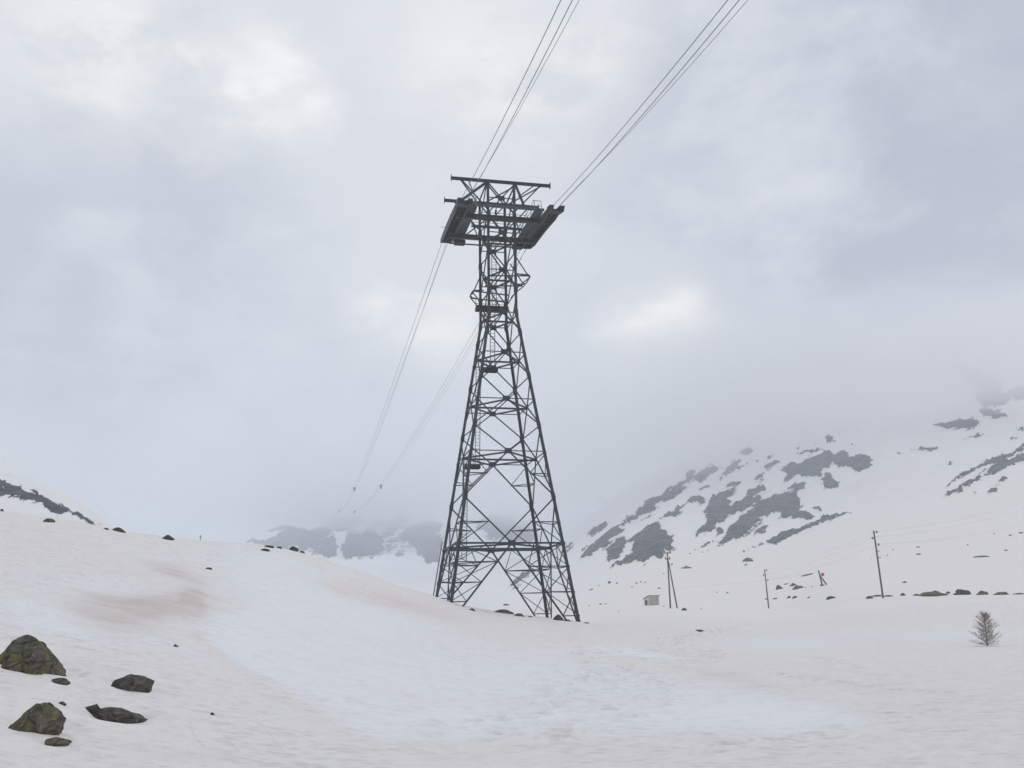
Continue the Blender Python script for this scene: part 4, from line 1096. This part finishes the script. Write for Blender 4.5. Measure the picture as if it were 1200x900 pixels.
# end post with the red disc
g = ground(964, 686.5); s = math.hypot(g.x, g.y) / F
o = empty('anchor_post', g); tag(o, 'small wooden A shaped anchor post with a red disc on the far slope', 'anchor post')
m = MB(); m.tube([(0, 0, -.3), (-2.8 * s, 0, 16.5 * s)], .20, 8, .16); m.build('post', M['wood'], o)
m = MB(); m.tube([(5.6 * s, -.2, -.3), (-1.6 * s, .0, 11.0 * s)], .16, 8, .14); m.build('prop', M['wood'], o)
m = MB(); m.tube([(.9 * s, -.28, 12.0 * s), (.9 * s, -.12, 12.0 * s)], 1.7 * s, 16); m.build('disc', M['red'], o)
m = MB(); m.bar((-3.2 * s, -.3, .1), (1.6 * s, -.3, .1), .3, .3); m.build('sill_beam', M['wood'], o)
m = MB(); m.bar((3.8 * s, -.3, .1), (8.4 * s, -.3, .1), .3, .3); m.build('sill_beam', M['wood'], o)
anchor_top = g + Vector((-1.6 * s, 0, 14.0 * s))

def wire(a, b, sag, label, r=.016, group=None):
    pts = []
    for i in range(33):
        t = i / 32; p = a.lerp(b, t); p.z -= 4 * sag * t * (1 - t); pts.append(p)
    m = MB(); m.tube(pts, r, 5); tag(m.build('wire', M['wire'], None, True), label, 'wire', group)
gp = unproj(1225, 574, 330)
for k, (a, b, nm) in enumerate(zip(t1, t2, ('uppermost', 'middle', 'lowest'))):
    wire(a, b, .55, f'{nm} thin wire between the short single pole and the tall leaning pole', .007, 'thin pole wires')
for k, (px, py) in enumerate(((1225, 577), (1225, 584), (1225, 603))):
    wire(t2[k], unproj(px, py, 330), 1.6, f"{('uppermost','middle','lowest')[k]} thin wire rising from the tall leaning pole to the right", .010, 'thin pole wires')
lg = ground(672, 688, 120)
wire(anchor_top, lg + Vector((0, 0, .3)), 2.2, 'thin wire from the red disc post running left behind the A shaped pole', .012, 'thin pole wires')

# shed
g = ground(766.5, 709.3); s = math.hypot(g.x, g.y) / F
sh = empty('shed', g, math.radians(18)); tag(sh, 'small beige shed with a sloping roof, left of the A shaped pole', 'shed')
w = 12.6 * s; hf = 10.3 * s; hb = 7.2 * s; dp = w * .95
def shed_fr(p, q, dd): return (dd, p, q)
m = MB(); m.prism([(0, -.4), (dp, -.4), (dp, hb), (0, hf)], 0, -w / 2, w / 2, shed_fr)
wl = m.build('wall', M['panel'], sh); wl.location = (0, 0, 0)
m = MB()
for i in range(6):
    z = .2 + i * (hf - .3) / 6; m.bar((-w / 2 + .06, -.012, z), (w / 2 - .06, -.012, z), .03, .05)
m.build('cladding_battens', simple('batten_wood', (.38, .33, .305), .8), wl)
m = MB(); m.prism([(.02, -.4), (dp - .02, -.4), (dp - .02, hb - .05), (.02, hf - .05)], 0, -w / 2 - .03, -w / 2 - .004, shed_fr); m.build('end_wall', M['panel2'], sh)
m = MB(); m.prism([(-.22, hf + .02), (dp + .2, hb - .06), (dp + .2, hb + .06), (-.22, hf + .16)], 0, -w / 2 - .16, w / 2 + .16, shed_fr); m.build('roof', simple('shed_roof', (.30, .27, .25), .8), sh)
m = MB(); m.bar((-w / 2 - .05, dp * .50, .1), (-w / 2 - .05, dp * .50, hb * .78), .9, .05, (1, 0, 0)); m.build('doorway_shade', M['dark'], sh)  # flat dark panel standing in for the shade inside the open doorway
m = MB(); m.bar((-w / 2 + .06, -.03, 0), (-w / 2 + .06, -.03, hf - .06), .12, .05); m.bar((w / 2 - .06, -.03, 0), (w / 2 - .06, -.03, hf - .06), .12, .05); m.build('corner_trim', M['panel2'], sh)

# bare young larch
g = ground(1157, 757); s = math.hypot(g.x, g.y) / F
tr = empty('larch_tree', g); tag(tr, 'small bare leafless larch standing alone on the snow at the right', 'tree')
H = 32 * s
m = MB(); tk = [Vector((0, 0, -.2)), Vector((.02, 0, H * .3)), Vector((.05, 0, H * .6)), Vector((.07, 0, H * .85)), Vector((.09, 0, H))]
m.tube(tk, .036, 8, .006); m.build('trunk', M['bark'], tr)
m = MB(); rnd = random.Random(4)
for i in range(170):
    t = .03 + .93 * ((i + rnd.random()) / 170) ** 1.15
    z = H * t; base = Vector((.09 * t, 0, z)); a = i * 2.39996 + rnd.uniform(-.5, .5)
    L = (H * .46 * math.sqrt(max(0.0, 1 - (1.15 * t - .12) ** 2)) * (1 - .38 * t) * (.8 + .6 * t * (1 - t)) + .06) * rnd.uniform(.45, 1.2)
    dirv = Vector((math.cos(a), math.sin(a), rnd.uniform(-.05, .65) + .25 * t)).normalized()
    p1 = base + dirv * L * .5 + Vector((0, 0, -.03 * L)); p2 = base + dirv * L + Vector((0, 0, .12 * L))
    m.tube([base, p1, p2], .008, 5, .003)
    for k in range(18):
        u = rnd.uniform(.2, 1.0); q = base.lerp(p1, u * 2) if u < .5 else p1.lerp(p2, u * 2 - 1)
        tdir = (dirv + Vector((rnd.uniform(-1, 1), rnd.uniform(-1, 1), rnd.uniform(-.4, 1)))).normalized()
        m.tube([q, q + tdir * rnd.uniform(.05, .22)], .0045, 4, .0025)
m.build('branches', M['twig'], tr)

# thin marker post on the left crest
g = hit(234.5, 631.5); s = math.hypot(g.x, g.y) / F
o = empty('marker_post', g); tag(o, 'thin pale marker stick on the left crest near the pointed boulder', 'marker post')
m = MB(); m.tube([(0, 0, -.2), (.02, 0, 5.6 * s)], .022, 6); m.build('stick', M['galv'], o)
m = MB(); m.bar((-.08, 0, 3.6 * s), (.10, 0, 3.6 * s), .03); m.build('crosspiece', M['galv'], o)

# ------------------------------------------------------------------ sky
wd = bpy.data.worlds.new('World'); SC.world = wd; wd.use_nodes = True
nt = wd.node_tree; nt.nodes.clear()
out = nt.nodes.new('ShaderNodeOutputWorld')
SUN_EL, SUN_AZ = math.radians(48), math.radians(80)
sky = N(nt, 'ShaderNodeTexSky', sky_type='NISHITA'); sky.sun_disc = False; sky.sun_elevation = SUN_EL; sky.sun_rotation = SUN_AZ; sky.altitude = 2300
bg1 = N(nt, 'ShaderNodeBackground'); bg1.inputs['Strength'].default_value = .10; nt.links.new(sky.outputs[0], bg1.inputs['Color'])
vec = N(nt, 'ShaderNodeTexCoord').outputs['Generated']
mp = N(nt, 'ShaderNodeMapping'); mp.inputs['Scale'].default_value = (1, 1, 1.7); nt.links.new(vec, mp.inputs['Vector'])
c1 = noise_n(nt, mp.outputs[0], 2.3, 7, .56, .2)
c2 = noise_n(nt, mp.outputs[0], 6.5, 8, .62, .25)
cl = mth(nt, 'ADD', mth(nt, 'MULTIPLY', c1, .62), mth(nt, 'MULTIPLY', c2, .38))
base = mrange(nt, cl, .34, .66)
def blob(px, py, rad, amt):
    r = ray(px, py); r = r / np.linalg.norm(r)
    dv = N(nt, 'ShaderNodeVectorMath', operation='DISTANCE'); nt.links.new(vec, dv.inputs[0]); dv.inputs[1].default_value = tuple(r)
    q = mth(nt, 'ADD', dv.outputs['Value'], mth(nt, 'MULTIPLY', mth(nt, 'SUBTRACT', cl, .5), rad * 7.0))
    return mth(nt, 'MULTIPLY', mrange(nt, q, -.3 * rad, 1.5 * rad, 1.0, 0.0), amt)
bl = None
for args in ((295, 40, .05, .28), (325, 90, .05, .38), (350, 130, .05, .42), (385, 158, .04, .35), (255, 155, .035, .25), (770, 390, .075, 1.1), (825, 408, .06, .9), (730, 400, .06, .5), (445, 352, .05, .8), (525, 382, .05, .8), (60, 25, .12, .4), (120, 45, .06, .35), (540, 60, .16, .45), (500, 290, .14, .35), (560, 330, .10, .3), (720, 45, .06, .3), (620, 120, .08, .25)):
    q = blob(*args); bl = q if bl is None else mth(nt, 'ADD', bl, q)
dk = None
for args in ((1120, 230, .40, .75), (130, 420, .24, .65), (960, 440, .16, .45), (1150, 60, .25, .45), (20, 300, .25, .35), (860, 230, .2, .25)):
    q = blob(*args); dk = q if dk is None else mth(nt, 'ADD', dk, q)
cloudc = mixc(nt, base, (.715, .745, .795), (.82, .842, .878))
cloudc = mixc(nt, mth(nt, 'MULTIPLY', dk, .75, True), cloudc, (.45, .487, .585))
torn = noise_n(nt, mp.outputs[0], 13.0, 8, .62, .3)
bl = mth(nt, 'MULTIPLY', bl, mrange(nt, mth(nt, 'ADD', mth(nt, 'MULTIPLY', c2, .6), mth(nt, 'MULTIPLY', torn, .4)), .36, .64, .45, 1.5))
cloudc = mixc(nt, mth(nt, 'MULTIPLY', bl, .85, True), cloudc, (1.25, 1.21, 1.13))
bg2 = N(nt, 'ShaderNodeBackground'); bg2.inputs['Strength'].default_value = 1.0; nt.links.new(cloudc, bg2.inputs['Color'])
mx = N(nt, 'ShaderNodeMixShader'); mx.inputs[0].default_value = .93
nt.links.new(bg1.outputs[0], mx.inputs[1]); nt.links.new(bg2.outputs[0], mx.inputs[2]); nt.links.new(mx.outputs[0], out.inputs['Surface'])

sl = bpy.data.lights.new('sun', 'SUN'); sl.energy = .5; sl.angle = math.radians(25); sl.color = (1, .96, .90)
so = bpy.data.objects.new('sun', sl); C.objects.link(so)
so.rotation_euler = (math.pi / 2 - SUN_EL, 0, math.pi - SUN_AZ)

# ------------------------------------------------------------------ air
def box_obj(name, lo, hi, material):
    vs = [(x, y, z) for x in (lo[0], hi[0]) for y in (lo[1], hi[1]) for z in (lo[2], hi[2])]
    me = bpy.data.meshes.new(name); me.from_pydata(vs, [], [(0, 1, 3, 2), (4, 6, 7, 5), (0, 4, 5, 1), (2, 3, 7, 6), (0, 2, 6, 4), (1, 5, 7, 3)]); me.materials.append(material)
    o = bpy.data.objects.new(name, me); C.objects.link(o); o['kind'] = 'stuff'; return o
m, nt, out = mat('haze')
v = N(nt, 'ShaderNodeVolumePrincipled'); v.inputs['Color'].default_value = (.90, .945, 1.0, 1); v.inputs['Density'].default_value = .00074
nt.links.new(v.outputs[0], out.inputs['Volume'])
box_obj('haze', (-2700, -2700, -30), (2700, 2700, 340), m)

def cloud(center, radii, dens, seed, rz=0.0, nscale=2.0):
    m, nt, out = mat('low_cloud')
    tc = N(nt, 'ShaderNodeTexCoord').outputs['Object']
    ln = N(nt, 'ShaderNodeVectorMath', operation='LENGTH'); nt.links.new(tc, ln.inputs[0])
    off = N(nt, 'ShaderNodeVectorMath', operation='ADD'); nt.links.new(tc, off.inputs[0]); off.inputs[1].default_value = (seed, seed * .7, seed * 1.3)
    nz = noise_n(nt, off.outputs[0], nscale, 4, .6)
    r = mth(nt, 'ADD', ln.outputs['Value'], mth(nt, 'MULTIPLY', mth(nt, 'SUBTRACT', nz, .5), -1.5))
    f = mrange(nt, r, .25, .85, 1.0, 0.0)
    edge = mrange(nt, ln.outputs['Value'], .75, 1.0, 1.0, 0.0)
    dn = mth(nt, 'MULTIPLY', mth(nt, 'MULTIPLY', f, edge), dens)
    v = N(nt, 'ShaderNodeVolumePrincipled'); v.inputs['Color'].default_value = (.995, .997, 1.0, 1)
    nt.links.new(dn, v.inputs['Density']); nt.links.new(v.outputs[0], out.inputs['Volume'])
    bm = bmesh.new(); bmesh.ops.create_icosphere(bm, subdivisions=3, radius=1.0)
    me = bpy.data.meshes.new('low_cloud'); bm.to_mesh(me); bm.free(); me.materials.append(m)
    o = bpy.data.objects.new('low_cloud', me); C.objects.link(o); o['kind'] = 'stuff'
    o.location = center; o.scale = radii; o.rotation_euler = (0, 0, rz)
    return o
def cpt(px, py, d_): return unproj(px, py, d_)
cloud(cpt(715, 535, 800), (190, 260, 84), .0085, 1.7, 0, 1.5)
cloud(cpt(840, 462, 830), (240, 260, 72), .0095, 4.1, 0, 1.5)
cloud(cpt(1000, 418, 850), (260, 260, 68), .0095, 6.3, 0, 1.5)
cloud(cpt(1130, 430, 700), (170, 200, 56), .0140, 7.7, 0, 1.3)
cloud(cpt(370, 585, 1400), (340, 330, 60), .0045, 9.2, 0, 2.4)
cloud(cpt(500, 582, 1400), (340, 330, 80), .0050, 12.9, 0, 2.4)
cloud(cpt(660, 555, 1200), (280, 330, 90), .0080, 15.3, 0, 1.8)
cloud(cpt(-10, 540, 320), (70, 70, 20), .010, 18.8, 0, 1.4)

# ------------------------------------------------------------------ render settings
SC.view_settings.view_transform = 'Standard'; SC.view_settings.look = 'None'; SC.view_settings.gamma = 1.0; SC.view_settings.use_curve_mapping = False
SC.view_settings.exposure = 0.0
cy = SC.cycles
cy.max_bounces = 14; cy.volume_bounces = 10; cy.diffuse_bounces = 3; cy.transparent_max_bounces = 12
cy.volume_step_rate = 1.0; cy.volume_max_steps = 128
cy.use_denoising = True
SC.render.film_transparent = False
